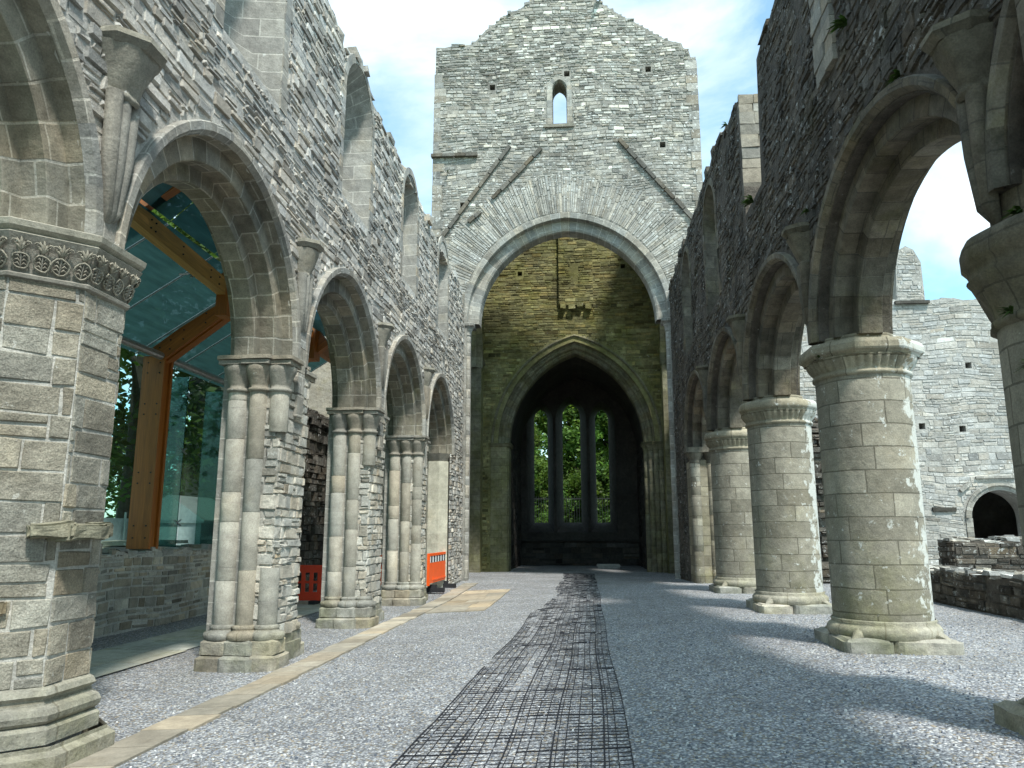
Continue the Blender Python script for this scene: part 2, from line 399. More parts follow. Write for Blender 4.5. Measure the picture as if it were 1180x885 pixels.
# ------------------------------------------------------------------ masonry helpers
class Fr:
    def __init__(s, o, eu, ev, n): s.o = Vector(o); s.u = Vector(eu); s.w = Vector(ev); s.n = Vector(n)
    def p(s, u, v, d=0): return s.o + s.u * u + s.w * v + s.n * d
def stone_tint(spread=.3, warm=.07):
    v = max(.35, random.gauss(1, spread)); w = max(-.025, random.gauss(.012, warm * .8))
    return (v * (1 + w), v, v * (1 - w * 1.2))
def rubble(mb, fr, u0, u1, v0, v1, ok, h=(.07, .17), l=(.16, .55), prot=(.0, .03), gap=.012, wav=.03, m=0, spread=.28, warm=.06, dscale=1., jit=.012, asp=3.6, lump=0., tf=None, prf=None):
    ph = ur(0, 50)
    def wv(u, v): return wav * (mnoise.noise(Vector((u * .6, v * .5, ph))) * 2)
    def place(a, b, c, d, depth):
        pts = [(a, b), (c, b), (c, d), (a, d)]
        pts = [(u, v + wv(u, v)) for u, v in pts]
        cu = (a + c) / 2; cv = (b + d) / 2 + wv(cu, (b + d) / 2)
        if not (all(ok(u, v) for u, v in pts) and ok(cu, cv)):
            if depth < 3 and (c - a > .07):
                mid = (a + c) / 2
                if (c - a) > .8 * (d - b):
                    place(a, b, mid, d, depth + 1); place(mid, b, c, d, depth + 1)
                else:
                    mv = (b + d) / 2; place(a, b, c, mv, depth + 1); place(a, mv, c, d, depth + 1)
            return
        g = gap * ur(.5, 1.2)
        pr = ur(*prot) * (prf((a + c) / 2, (b + d) / 2) if prf else 1) + .004
        e = min(.014, .25 * (d - b))
        B = []; F = []
        if lump: pr += max(-.004 - pr * .8, lump * mnoise.noise(Vector((cu * 1.1, cv * 1.1, ph + 3))) + lump * .6 * mnoise.noise(Vector((cu * 3, cv * 3, ph))))
        for (u, v), (su, sv) in zip(pts, ((1, 1), (-1, 1), (-1, -1), (1, -1))):
            bu = u + su * g * .5; bv = v + sv * g * .5
            B.append(fr.p(bu, bv, -.012))
            F.append(fr.p(bu + su * e * ur(.3, 1.5) + ur(-jit, jit), bv + sv * e * ur(.3, 1.5) + ur(-jit, jit) * .6, pr + ur(-.006, .006)))
        t = stone_tint(spread, warm)
        if tf: k_ = tf(cu, cv); t = tuple(q * k_ for q in t)
        uo = ur(0, 40)
        mb.face(F, [(uo, 0), (uo + c - a, 0), (uo + c - a, d - b), (uo, d - b)], t, m)
        for k in range(4):
            j = (k + 1) % 4
            mb.face([B[k], B[j], F[j], F[k]], None, t, m)
    v = v0
    while v < v1:
        hh = ur(*h)
        u = u0 - ur(0, l[1])
        while u < u1:
            ll = ur(*l) * (1.35 if R() < .12 else 1)
            ll = min(ll, hh * asp)
            a, c = max(u, u0), min(u + ll, u1)
            if c - a > .04:
                d = min(v + hh, v1)
                if R() < .18 and hh > .11:
                    mv = v + hh * ur(.4, .6); place(a, v, c, mv, 0); place(a, mv, c, d, 0)
                else: place(a, v, c, d, 0)
            u += ll
        v += hh
def shoelace(q): return abs(sum(a[0] * b[1] - b[0] * a[1] for a, b in zip(q, q[1:] + q[:1]))) / 2
def fill(loops):
    # triangulate and check the area; nudge the points and retry when the filler stumbles
    want = shoelace(loops[0]) - sum(shoelace(q) for q in loops[1:])
    rn = random.Random(1); best = None
    flat = [p for q in loops for p in q]
    for k in range(60):
        e = 0 if k == 0 else .0004 * k
        LL = [[Vector((p[0] + rn.uniform(-e, e), p[1] + rn.uniform(-e, e), 0)) for p in q] for q in loops]
        tr = tessellate_polygon(LL)
        ar = sum(abs((flat[b][0] - flat[a][0]) * (flat[c][1] - flat[a][1]) - (flat[c][0] - flat[a][0]) * (flat[b][1] - flat[a][1])) / 2 for a, b, c in tr)
        err = abs(ar - want)
        if best is None or err < best[0]: best = (err, tr)
        if err < .002 * want + .001: break
    if best[0] > .01 * want: print('FILL ERROR', best[0], want)
    return best[1]
def plate(mb, fr, outer, holes, d0, d1, back_holes=None, m_face=0, m_edge=0, m_hole=None, back_outer=None):
    loops = [outer] + holes
    bl = [back_outer or outer] + (back_holes or holes)
    for LL, d in ((loops, d0), (bl, d1)):
        flat = [p for q in LL for p in q]
        tris = fill(LL)
        for tr in tris:
            mb.face([fr.p(*flat[i], d) for i in tr], [flat[i] for i in tr], (1, 1, 1), m_face)
    for qi, (q, qb) in enumerate(zip(loops, bl)):
        mm = m_edge if qi == 0 else (m_hole if m_hole is not None else m_edge)
        acc = 0
        for k in range(len(q)):
            j = (k + 1) % len(q)
            ln = math.hypot(q[j][0] - q[k][0], q[j][1] - q[k][1])
            mb.face([fr.p(*q[k], d0), fr.p(*q[j], d0), fr.p(*qb[j], d1), fr.p(*qb[k], d1)],
                    [(0, acc), (0, acc + ln), (abs(d1 - d0), acc + ln), (abs(d1 - d0), acc)], (1, 1, 1), mm)
            acc += ln
def arch_path(hw, rise, n=28):
    """right-to-left points (x, z, nx, nz) of an arch of half width hw and height rise"""
    out = []
    if rise <= hw:
        for k in range(n + 1):
            a = PI * k / n; x = hw * math.cos(a); z = rise * math.sin(a)
            out.append((x, z))
    else:
        Rr = (rise * rise + hw * hw) / (2 * hw); off = Rr - hw
        amax = math.asin(min(1, rise / Rr))
        h = n // 2
        for k in range(h + 1):
            a = amax * k / h; out.append((-off + Rr * math.cos(a), Rr * math.sin(a)))
        for k in range(h - 1, -1, -1):
            a = amax * k / h; out.append((off - Rr * math.cos(a), Rr * math.sin(a)))
    return out
def arch_loop(c, spring, hw, rise, bottom=None, n=28):
    pts = [(c + x, spring + z) for x, z in arch_path(hw, rise, n)]
    if bottom is not None: pts = [(c + hw, bottom)] + pts + [(c - hw, bottom)]
    return pts
def in_arch(u, v, c, spring, hw, rise, bottom=-9):
    if v < bottom or abs(u - c) > hw: return False
    if v <= spring: return True
    x = abs(u - c); z = v - spring
    if rise <= hw: return (x / hw) ** 2 + (z / rise) ** 2 < 1
    Rr = (rise * rise + hw * hw) / (2 * hw); off = Rr - hw
    return (x + off) ** 2 + z * z < Rr * Rr
def arch_ring(mb, fr, c, spring, hw, rise, prof, nv=17, m=0, jit=.002, row=.30, spread=.13, legs=0., sub=2):
    """prof: list of (inward offset, depth d along frame normal). nv voussoirs, each its own faces"""
    n = nv * sub
    if n % 2: n += sub
    paths = []
    for off, d in prof:
        pts = arch_path(hw - off, rise - off, n)
        if legs: pts = [(hw - off, -legs)] + pts + [(-(hw - off), -legs)]
        paths.append(pts)
    np_ = len(paths[0])
    plen = [0]
    for a, b in zip(prof, prof[1:]): plen.append(plen[-1] + math.hypot(a[0] - b[0], a[1] - b[1]))
    k = 0; vi = 0
    while k < np_ - 1:
        e = min(k + sub, np_ - 1)
        t = stone_tint(spread, .04); jr = ur(-jit, jit) * .3; jd = ur(-jit, jit) * .3; uo = int(ur(0, 30)) * .36 + ur(0, .3)
        for kk in range(k, e):
            va = (vi + (kk - k) / max(1, e - k)) * row; vb = (vi + (kk + 1 - k) / max(1, e - k)) * row
            for i in range(len(prof) - 1):
                P = []
                for (i2, k2) in ((i, kk), (i, kk + 1), (i + 1, kk + 1), (i + 1, kk)):
                    x, z = paths[i2][k2]; rr = math.hypot(x, z) or 1; f = 1 + jr / rr
                    P.append(fr.p(c + x * f, spring + z * f, prof[i2][1] + jd))
                mb.face(P, [(uo + plen[i], va), (uo + plen[i], vb), (uo + plen[i + 1], vb), (uo + plen[i + 1], va)], t, m)
        k = e; vi += 1
def jag(pts, step=.35, amp=.06, lo=None):
    out = []
    for (a, b), (c, d) in zip(pts, pts[1:]):
        ln = math.hypot(c - a, d - b); n = max(1, int(ln / step))
        for k in range(n):
            t = k / n; o = ur(-amp, amp)
            u = a + (c - a) * t; v = b + (d - b) * t + (o if k else 0)
            out.append((u, v))
            if k: out.append((u + .02, v + ur(-amp, amp) * .8))
    out.append(pts[-1])
    return out
def top_at(top, u):
    for (a, b), (c, d) in zip(top, top[1:]):
        if a <= u <= c: return b + (d - b) * ((u - a) / max(1e-6, c - a))
    return top[0][1] if u < top[0][0] else top[-1][1]
def cap_stones(mb, fr, top, thick, m=0, every=(.18, .5), hh=(.03, .10), spread=.25):
    u = top[0][0]
    while u < top[-1][0] - .1:
        l = ur(*every)
        for d in (ur(-.1, .02), -thick * .5, -thick + .15):
            z = top_at(top, u + l / 2); h = ur(*hh)
            mb.box(fr.p(u + l / 2, z, d - .18), [abs(x) for x in (fr.u * l * .5 + fr.n * ur(.14, .26) + fr.w * h)], None, stone_tint(spread), m, .025)
        u += l

# ------------------------------------------------------------------ ground
def g(X, Y):
    l = 0 if Y < 19.5 else min(.15, .15 * (Y - 19.5) / 6)
    r = .39 if Y < 20 else max(.25, .39 - .14 * (Y - 20) / 5.5)
    t = min(1, max(0, (X + 4.1) / 6.9)); z = l + (r - l) * t
    if Y > 25.5:
        s = min(1, (Y - 25.5) / 5); z = z * (1 - s) + .1 * s
    if Y > 32: z -= .05 * min(1, (Y - 32) / 8)
    return z
mb = MB()
gx = [-500, -200, -90, -45, -30, -22, -16, -12, -9.5, -8.6, 12, 22, 40, 90, 200, 500]
gy = [-500, -200, -80, -30, -10, 0, 10, 20, 30, 38, 41.5, 43, 45, 48, 55, 70, 100, 200, 500]
def gz(x, y):
    z = -.35
    if x < -8.5: z = -.08 + .02 * min(1, (-8.5 - x))
    if y > 41: z += min(1.9, max(0, (y - 41) * .45))
    return z
mb.grid([[Vector((x, y, gz(x, y))) for x in gx] for y in gy], [[(x, y) for x in gx] for y in gy])
o = mb.build('ground', 'grass'); o['kind'] = 'structure'
mb = MB()
xs = [-8.6 + i * .3 for i in range(int((26 + 8.6) / .3) + 1)]
ys = [-12 + i * .3 for i in range(int(53 / .3) + 1)]
def gf(x, y): return g(x, y) + .012 * mnoise.noise(Vector((x * 1.3, y * 1.3, 2))) + .006 * mnoise.noise(Vector((x * 4, y * 4, 7)))
mb.grid([[Vector((x, y, gf(x, y))) for x in xs] for y in ys])
o = mb.build('gravel_floor', 'gravel'); o['kind'] = 'structure'

# loose stones on top of the gravel near the viewer (nobody could count them)
mb = MB()
rs = random.Random(3)
PAL = [(.11, .125, .15), (.2, .215, .245), (.3, .315, .34), (.16, .175, .205), (.40, .41, .42), (.56, .56, .55), (.24, .25, .275), (.33, .29, .23), (.14, .15, .17)]
for i in range(16000):
    y = 3.6 + 9.5 * rs.random() ** 1.6
    x = -4.3 - y * .0 + rs.random() * (5.0 + y * .62)
    if -3.93 < x < -3.35 : continue
    if -1.32 < x < .3 and rs.random() < .55: continue
    z = gf(x, y); sc = .005 + .008 * rs.random() ** 1.5
    cl = PAL[rs.randrange(len(PAL))]; v = .75 + .5 * rs.random(); cl = tuple(q * v for q in cl)
    a = rs.random() * 6.28; ca, sa = math.cos(a) * sc, math.sin(a) * sc
    e = .6 + .5 * rs.random(); zt = z + sc * (.55 + .6 * rs.random()); zb = z - .004
    j = lambda: (rs.random() - .5) * sc * .7
    b = [(x + ca * p - sa * q * e, y + sa * p + ca * q * e) for p, q in ((1, .6), (-.5, 1.1), (-1.1, -.3), (.3, -1))]
    B = [Vector((p[0], p[1], zb)) for p in b]
    T = [Vector((x + (p[0] - x) * .62 + j(), y + (p[1] - y) * .62 + j(), zt + j() * .5)) for p in b]
    mb.face(T, None, cl)
    for k in range(4): mb.face([B[k], B[(k + 1) % 4], T[(k + 1) % 4], T[k]], None, cl)
o = mb.build('loose_gravel', 'pebble'); o['kind'] = 'stuff'

# paving strip along the north piers and the paving patch by the far pier
mb = MB()
y = 3.2
while y < 24.4:
    l = ur(.28, .62); ye = min(y + l, 24.4)
    x0, x1 = -3.82 + ur(-.03, .03), -3.39 + ur(-.02, .02)
    t = stone_tint(.2, .05); u0 = ur(0, 20)
    zs = [g(x, yy) + .022 for x, yy in ((x0, y), (x1, y), (x1, ye), (x0, ye))]
    P = [(x0, y + .006), (x1, y + .006), (x1, ye - .006), (x0, ye - .006)]
    T = [Vector((*p, z)) for p, z in zip(P, zs)]; B = [Vector((*p, z - .08)) for p, z in zip(P, zs)]
    mb.face(T, [(u0 + .08, .05), (u0 + .5, .05), (u0 + .5, .4), (u0 + .08, .4)], t)
    for k in range(4): mb.face([T[k], T[(k + 1) % 4], B[(k + 1) % 4], B[k]], None, t)
    y = ye
o = mb.build('paving_strip', 'paving'); o['kind'] = 'structure'
mb = MB()
y = 16.3
while y < 21.9:
    l = ur(.5, .95); ye = min(y + l, 21.9); x = -3.36
    while x < -2.15:
        xe = min(x + ur(.4, .85), -2.12)
        t = stone_tint(.16, .08); u0 = ur(0, 20)
        P = [(x + .006, y + .006), (xe - .006, y + .006), (xe - .006, ye - .006), (x + .006, ye - .006)]
        T = [Vector((*p, g(*p) + .02)) for p in P]; B = [Vector((*p, g(*p) - .06)) for p in P]
        mb.face(T, [(u0 + .08, .05), (u0 + .5, .05), (u0 + .5, .4), (u0 + .08, .4)], t)
        for k in range(4): mb.face([T[k], T[(k + 1) % 4], B[(k + 1) % 4], B[k]], None, t)
        x = xe
    y = ye
o = mb.build('paving_patch', 'paving'); o['kind'] = 'structure'
# flagstone path in the north aisle
mb = MB()
y = 2.
while y < 25:
    l = ur(.7, 1.2); ye = y + l; x = -7.1
    while x < -5.9:
        xe = min(x + ur(.5, .9), -5.8)
        P = [(x + .004, y), (xe - .004, y), (xe - .004, ye - .008), (x + .004, ye - .008)]
        t = stone_tint(.06, .04); u0 = ur(0, 20)
        mb.face([Vector((*p, g(*p) + .018)) for p in P], [(u0 + .08, .06), (u0 + .6, .06), (u0 + .6, .7), (u0 + .08, .7)], t)
        x = xe
    y = ye
o = mb.build('path', 'flags'); o['kind'] = 'structure'

# ------------------------------------------------------------------ capitals, piers, corbels
def multi_shaft(mb, x, y, r, z0, z1, m=0, n=14):
    mb.lathe((x, y, 0), [(r, z0), (r, z1)], n, m, stone_tint(.06, .03))
    # drum courses with slightly different tones
def drums(mb, x, y, r, z0, z1, m=0, n=16, lo=.3, hi=.95, tone=1.):
    z = z0
    while z < z1 - .05:
        e = min(z1, z + ur(lo, hi))
        if z1 - e < .15: e = z1
        t = tuple(q * tone for q in stone_tint(.09, .03)); k = r + ur(-.003, .003)
        rows = [(k - .003, z + .002), (k, z + .008), (k, e - .008), (k - .003, e - .002)]
        mb.lathe((x, y, 0), rows, n, m, t)
        z = e
    mb.lathe((x, y, 0), [(r - .008, z0), (r - .008, z1)], n, m, (.9, .88, .8))

def poly_prism(mb, pts, z0, z1, m=0, tint=(1, 1, 1), ins0=0., ins1=0., cx=0, cy=0, jit=0.):
    def sc(p, i):
        d = Vector((p[0] - cx, p[1] - cy)); l = d.length or 1
        q = d * ((l - i) / l); return (cx + q.x + ur(-jit, jit), cy + q.y + ur(-jit, jit))
    A = [Vector((*sc(p, ins0), z0)) for p in pts]; B = [Vector((*sc(p, ins1), z1)) for p in pts]
    acc = 0
    for k in range(len(pts)):
        j = (k + 1) % len(pts); l = (A[k] - A[j]).length
        mb.face([A[k], A[j], B[j], B[k]], [(acc, z0), (acc + l, z0), (acc + l, z1), (acc, z1)], tint, m); acc += l
    for Q in (A, B):
        for tr in tessellate_polygon([[Vector((p.x, p.y, 0)) for p in Q]]):
            mb.face([Q[i] for i in tr], [(Q[i].x, Q[i].y) for i in tr], tint, m)

def corbel(parent, Y, zt, xw, side, w=.27, pr=.36, tail=1.0, mats='carved', shafts=3):
    """side=+1: projects towards +X (north wall), -1 towards -X"""
    mb = MB()
    def half_oct(r, p): return [(xw - side * .06, Y - r), (xw + side * p * .45, Y - r), (xw + side * p, Y - r * .42), (xw + side * p, Y + r * .42), (xw + side * p * .45, Y + r), (xw - side * .06, Y + r)]
    poly_prism(mb, half_oct(w, pr), zt - .05, zt, 0, (1.25, 1.25, 1.2), cx=xw, cy=Y, jit=.006)
    poly_prism(mb, half_oct(w, pr), zt - .11, zt - .052, 0, (.9, .9, .88), ins0=.05, ins1=.0, cx=xw, cy=Y)
    rows = []
    N = 13
    for (f, z) in ((.80, zt - .112), (.72, zt - .2), (.55, zt - .34), (.42, zt - .46), (.40, zt - .48), (.46, zt - .50), (.44, zt - .53), (.38, zt - .55)):
        row = []
        for k in range(N):
            a = -PI / 2 + PI * k / (N - 1)
            lob = 1 + .10 * abs(math.sin(a * 3))
            nz_ = mnoise.noise_vector(Vector((a * 1.6, z * 7, Y))) * .03
            row.append(Vector((xw - side * .05 + side * (pr * f * math.cos(a) * lob + .05), Y + w * f * 1.15 * math.sin(a) * lob, z)) + nz_)
        rows.append(row)
    mb.grid(rows, None, (1, 1, .97))
    zb = zt - .5
    for k in range(shafts):
        dy = (k - (shafts - 1) / 2) * .13
        rad = [.075, .07, .06, .02] if tail > .3 else [.07] * 4
        px = xw + side * .07
        mb.tube([(px, Y + dy, zb), (px, Y + dy * .85, zb - tail * .45), (px - side * .02, Y + dy * .5, zb - tail * .85), (px - side * .08, Y + dy * .1, zb - tail)], rad, 10, stone_tint(.1))
    return mb.build('corbel', mats, parent)

random.seed(101)
# ------------------------------------------------------------------ NORTH ARCADE WALL (left)
XL = -4.1; TH = .86
DS = .78
NF = Fr((XL, 0, 0), (0, 1, 0), (0, 0, 1), (1, 0, 0))
PIER_N = [1.4, 5.87, 10.45, 14.87, 19.2, 23.55]
SPR = 4.05
narc = []
for a, b in zip(PIER_N, PIER_N[1:]):
    hw = (b - a) / 2 - .10; narc.append(((a + b) / 2, hw, hw + .05))
north = thing('arcade_wall', 'tall grey rubble arcade wall with pointed arches on clustered piers, glass shelter beyond it', 'arcade wall', (XL, 12, 0))
NTOP = jag([(-8, 10.7), (6, 10.6), (10.9, 10.35), (11.7, 10.12), (12.02, 10.0)], .4, .07) + \
       [(12.1, 10.12), (12.35, 10.33), (12.7, 10.44), (13.05, 10.42), (13.4, 10.28), (13.62, 10.14)] + \
       jag([(13.75, 10.12), (15, 10.12), (16.35, 10.02)], .4, .06) + [(16.55, 10.1), (16.9, 10.17), (17.3, 10.16), (17.75, 10.05)] + \
       jag([(17.9, 9.98), (19.7, 9.85), (21.5, 9.9), (25.5, 9.8)], .4, .07)
outer = list(NTOP)
outer += [(25.49, -.3), (24.0, -.3), (24.0, SPR)]
for c, hw, rise in reversed(narc):
    ol = arch_loop(c, SPR, hw - .15, rise - .15)
    outer += ol
outer += [(PIER_N[0], SPR - .001), (PIER_N[0] - .3, -.3), (-8, -.3)]
wins = [(4.1, .8), (8.45, .85), (12.85, .84), (17.15, .76), (21.5, .76)]
holes = [arch_loop(c, 9.42, hw, hw * 1.04, 7.45, 16) for c, hw in wins]
bholes = [arch_loop(c, 9.2, hw * .45, hw * .5, 7.9, 16) for c, hw in wins]
mb = MB()
plate(mb, NF, outer, holes, 0, -TH, bholes, 0, 0, 1)
wall_n = mb.build('wall', ['mortar', 'ashlar'], north)
def ok_n(u, v):
    if u > 25.44 or v < .1: return False
    if v > top_at(NTOP, u) - .02: return False
    for c, hw, rise in narc:
        if in_arch(u, v, c, SPR, hw + .005, rise + .005): return False
    for c, hw in wins:
        if in_arch(u, v, c, 9.42, hw + .16, hw * 1.04 + .16, 7.4): return False
    if v < SPR and u < 24.1: return False
    return True
mb = MB()
rubble(mb, NF, 3.0, 25.46, 0.1, 10.6, ok_n, h=(.06, .18), l=(.1, .5), prot=(0, .032), spread=.23, warm=.03, gap=.022, asp=4.2, lump=.012)
cap_stones(mb, NF, [p for p in NTOP if p[0] > 5], TH)
mb.build('rubble_face', 'rubble', north)
for c, hw in wins:
    mb = MB()
    arch_ring(mb, NF, c, 9.42, hw + .17, hw * 1.04 + .17, [(0, -.02), (0, .015), (.16, .02), (.17, -.05)], 11, 0, .008)
    z = 7.42
    while z < 9.40:
        e = min(z + ur(.18, .34), 9.42)
        for s in (-1, 1):
            w = ur(.12, .30)
            mb.box(NF.p(c + s * (hw + w / 2), (z + e) / 2, -.03), (.045, w / 2, (e - z) / 2 - .004), None, stone_tint(.12), 0, .006)
        z = e
    mb.build('window_surround', 'ashlar', north)
AP = [(0, -.03), (0, .07), (.015, .09), (.10, .085), (.15, .02), (.165, -.15), (.40, -.155), (.415, -.165), (.418, -.43),
      (.60, -.435), (.615, -.445), (.618, -.78), (.60, -.79), (.418, -.80), (.415, -.97), (.165, -.99), (.15, -1.12), (0, -1.12)]
for c, hw, rise in narc:
    mb = MB()
    arch_ring(mb, NF, c, SPR, hw, rise, [(q, d * DS if d < 0 else d) for q, d in AP[4:]], 19, 0, .005, .30, .13)
    a = mb.build('arch', 'voussoir', north)
    mb = MB(); arch_ring(mb, NF, c, SPR - .0, hw, rise, AP[:5], 13, 0, .006, .45, .10)
    mb.build('hood_mould', 'ashlar', a)

def clustered_pier(c, shaft_spans, base_tint=1.):
    """shaft_spans: visible spans of the nave-side shaft of the west face"""
    mb = MB()
    hy = .42
    # core of squared stone
    poly_prism(mb, [(XL - .12, c - .42), (XL - .14, c - .57), (XL - TH + .22, c - .56), (XL - TH + .22, c - .44), (XL - TH, c - .44), (XL - TH, c + .44), (XL - TH + .22, c + .44), (XL - TH + .22, c + .56), (XL - .22, c + .56), (XL - .2, c + .42)], -.2, 3.95, 0)
    poly_prism(mb, [(XL, c - .55), (XL - .16, c - .55), (XL - .16, c + hy), (XL, c + hy)], -.2, SPR + .02, 1)
    pier = mb.build('pier', ['ashlar', 'mortar'], north)
    mb = MB()
    NWf = Fr((0, c - .55, 0), (1, 0, 0), (0, 0, 1), (0, -1, 0)); EWf = Fr((0, c + hy, 0), (1, 0, 0), (0, 0, 1), (0, 1, 0))
    rubble(mb, NF, c - .57, c + hy + .02, .35, SPR + .02, lambda u, v: True, h=(.07, .2), l=(.12, .4), prot=(.01, .045), wav=.01, spread=.16, warm=.05, asp=2.6)
    for fr in (NWf, EWf):
        rubble(mb, fr, XL - .19, XL + .03, .35, 3.62, lambda u, v: True, h=(.08, .22), l=(.14, .34), prot=(.01, .04), wav=.0, spread=.16, warm=.05, asp=2.6)
    mb.build('rubble_face', 'pierrubble', pier)
    # ashlar strip above the pier, between the hoods
    mb = MB(); z = 3.3
    while z < 5.1:
        e = z + ur(.2, .4)
        mb.box((XL + .02, c, (z + e) / 2), (.055, .12, (e - z) / 2 - .004), None, stone_tint(.12), 0, .005); z = e
    mb.build('wall_strip', 'ashlar', pier)
    for s in (-1, 1):
        spans = shaft_spans if s < 0 else [(3.05, 3.6)]
        for k, (x, dy, r) in enumerate(((XL - .03, .49, .13), (XL - .285, .575, .115), (XL - .585, .52, .14))):
            if s > 0 and k == 0: x, dy = XL - .18, .47
            mb = MB()
            for z0, z1 in (spans if k == 0 else [(.5, 3.62)]):
                drums(mb, x, c + s * dy, r, z0, z1, tone=(.74, .70, .90)[k])
            mb.build('shaft', 'shaftstone', pier)
            mb = MB()
            cy = c + s * dy
            mb.lathe((x, cy, 0), [(r, 3.56), (r + .03, 3.575), (r + .03, 3.61), (r, 3.625), (r + .005, 3.66), (r + .03, 3.75), (r + .065, 3.84), (r + .08, 3.90), (r + .065, 3.935)], 24, 0, stone_tint(.08, .03),
                     mod=lambda th, rr, z: rr * (1 + (.05 * abs(math.sin(th * 5)) if z > 3.64 and z < 3.92 else 0)))
            mb.box((x, cy, 3.955), (r + .08, r + .08, .028), None, stone_tint(.06), 0, .004)
            mb.rough((x, cy, 4.015 + .002 * k), (r + .11, r + .11, .034), None, stone_tint(.06), 0, .006, 5, .012)
            mb.build('capital', 'carved', pier)
            mb = MB()
            mb.lathe((x, cy, 0), [(r + .09, .36), (r + .11, .40), (r + .10, .445), (r + .04, .465), (r + .03, .49), (r + .045, .515), (r, .54)], 20, 0, stone_tint(.06))
            mb.rough((x, cy, .27 - .004 * k), (r + .07, r + .10, .10), None, stone_tint(.1), 0, .008, 5, .018)
            mb.rough((x, cy, .07 - .004 * k), (r + .11, r + .17, .115), None, stone_tint(.1), 0, .012, 5, .025)
            mb.build('base', 'base', pier)
    mb = MB()
    mb.box((XL - .43, c, .06), (.46, .46, .13), None, (1, 1, 1), 0, .01)
    mb.box((XL - .1, c, .10), (.16, .52, .13), None, (.9, .9, .85), 0, .01)
    mb.box((XL - .14, c, .30), (.16, .47, .09), None, (.9, .9, .85), 0, .015)
    mb.build('plinth', 'base', pier)
    return pier
clustered_pier(10.45, [(.5, 1.25), (3.02, 3.6)])
clustered_pier(14.87, [(.45, .55), (2.95, 3.6)])
clustered_pier(19.2, [(.5, 3.6)])
# east respond: flat ashlar half pier with moulded cap
mb = MB()
c = 23.55
poly_prism(mb, [(XL - .06, c - .42), (XL - .30, c - .62), (XL - .62, c - .62), (XL - TH, c - .42), (XL - TH, c + .5), (XL - .06, c + .5)], -.2, 3.82, 0, (1.05, 1.05, .98))
resp = mb.build('respond', 'shaftstone', north)
mb = MB()
poly_prism(mb, [(XL + .0, c - .5), (XL - .25, c - .72), (XL - .65, c - .72), (XL - TH - .05, c - .5), (XL - TH - .05, c + .46), (XL + .0, c + .46)], 3.82, 4.05, 0, (1, 1, 1), ins0=.12, cx=XL - .55, cy=c)
mb.build('capital', 'carved', resp)
mb = MB()
rubble(mb, NF, c - .42, 25.44, .15, SPR + .05, lambda u, v: True, h=(.06, .16), l=(.1, .4), prot=(.0, .05), wav=.01)
mb.build('rubble_face', 'rubble', resp)
mb = MB()
z = 0.
while z < 9.6:
    e = z + ur(.22, .42); w = ur(.2, .42)
    mb.box((XL - .1, 25.5 - w / 2 + .015, (z + e) / 2), (.12, w / 2, (e - z) / 2 - .004), None, stone_tint(.12), 0, .006); z = e
mb.build('quoin', 'ashlar', north)

# the nearest pier: octagonal ashlar with a carved leaf band
OC = (XL - .54, 5.87); AP8 = .64
mb = MB()
ang8 = PI / 8
def octa(mb, prof, m=0, tint=(1, 1, 1)):
    for (r0, z0), (r1, z1) in zip(prof, prof[1:]):
        for k in range(8):
            a0 = ang8 + k * PI / 4; a1 = a0 + PI / 4
            f0, f1 = r0 / math.cos(ang8), r1 / math.cos(ang8)
            P = [Vector((OC[0] + f * math.cos(a), OC[1] + f * math.sin(a), z)) for f, a, z in ((f0, a0, z0), (f0, a1, z0), (f1, a1, z1), (f1, a0, z1))]
            w = AP8 * 2 * math.tan(ang8)
            mb.face(P, [(k * w, z0), (k * w + w, z0), (k * w + w, z1), (k * w, z1)], tint, m)
octa(mb, [(AP8, -.1), (AP8, 3.70)])
octp = mb.build('pier', 'mortar', north)
mb = MB()
for k in range(8):
    am = ang8 + k * PI / 4 + PI / 8
    if math.cos(am) < -.3 and math.sin(am) > .3: continue
    n_ = Vector((math.cos(am), math.sin(am), 0)); td_ = Vector((-math.sin(am), math.cos(am), 0)); hwf = AP8 * math.tan(ang8)
    rubble(mb, Fr(Vector((OC[0], OC[1], 0)) + n_ * AP8, td_, (0, 0, 1), n_), -hwf - .003, hwf + .003, .58, 3.66, lambda u, v: True, h=(.19, .26), l=(.3, .85), prot=(.002, .014), gap=.008, wav=.004, spread=.2, warm=.05, jit=.006, asp=3)
mb.build('ashlar_block', 'octblock', octp)
mb = MB()
octa(mb, [(.86, -.1), (.86, .14), (.80, .17), (.80, .20)], 0, (1.1, 1.08, 1))
octa(mb, [(.74, .20), (.74, .30), (.71, .33)], 0, (1.05, 1.05, 1))
octa(mb, [(.70, .33), (.735, .36), (.745, .40), (.725, .44), (.68, .46), (.67, .50), (.70, .53), (.68, .57), (.64, .59)], 0, (1, 1, .97))
mb.build('base', 'base', octp)
mb = MB()
octa(mb, [(.645, 3.62), (.675, 3.63), (.68, 3.655), (.66, 3.67)], 0)
octa(mb, [(.65, 3.67), (.665, 3.75), (.70, 3.86), (.745, 3.95), (.75, 3.96)], 0)
octa(mb, [(.75, 3.96), (.725, 3.98), (.765, 4.01), (.775, 4.055), (.76, 4.065), (.60, 4.07)], 0, (1.25, 1.25, 1.2))
capo = mb.build('capital', 'carved', octp)
mb = MB()
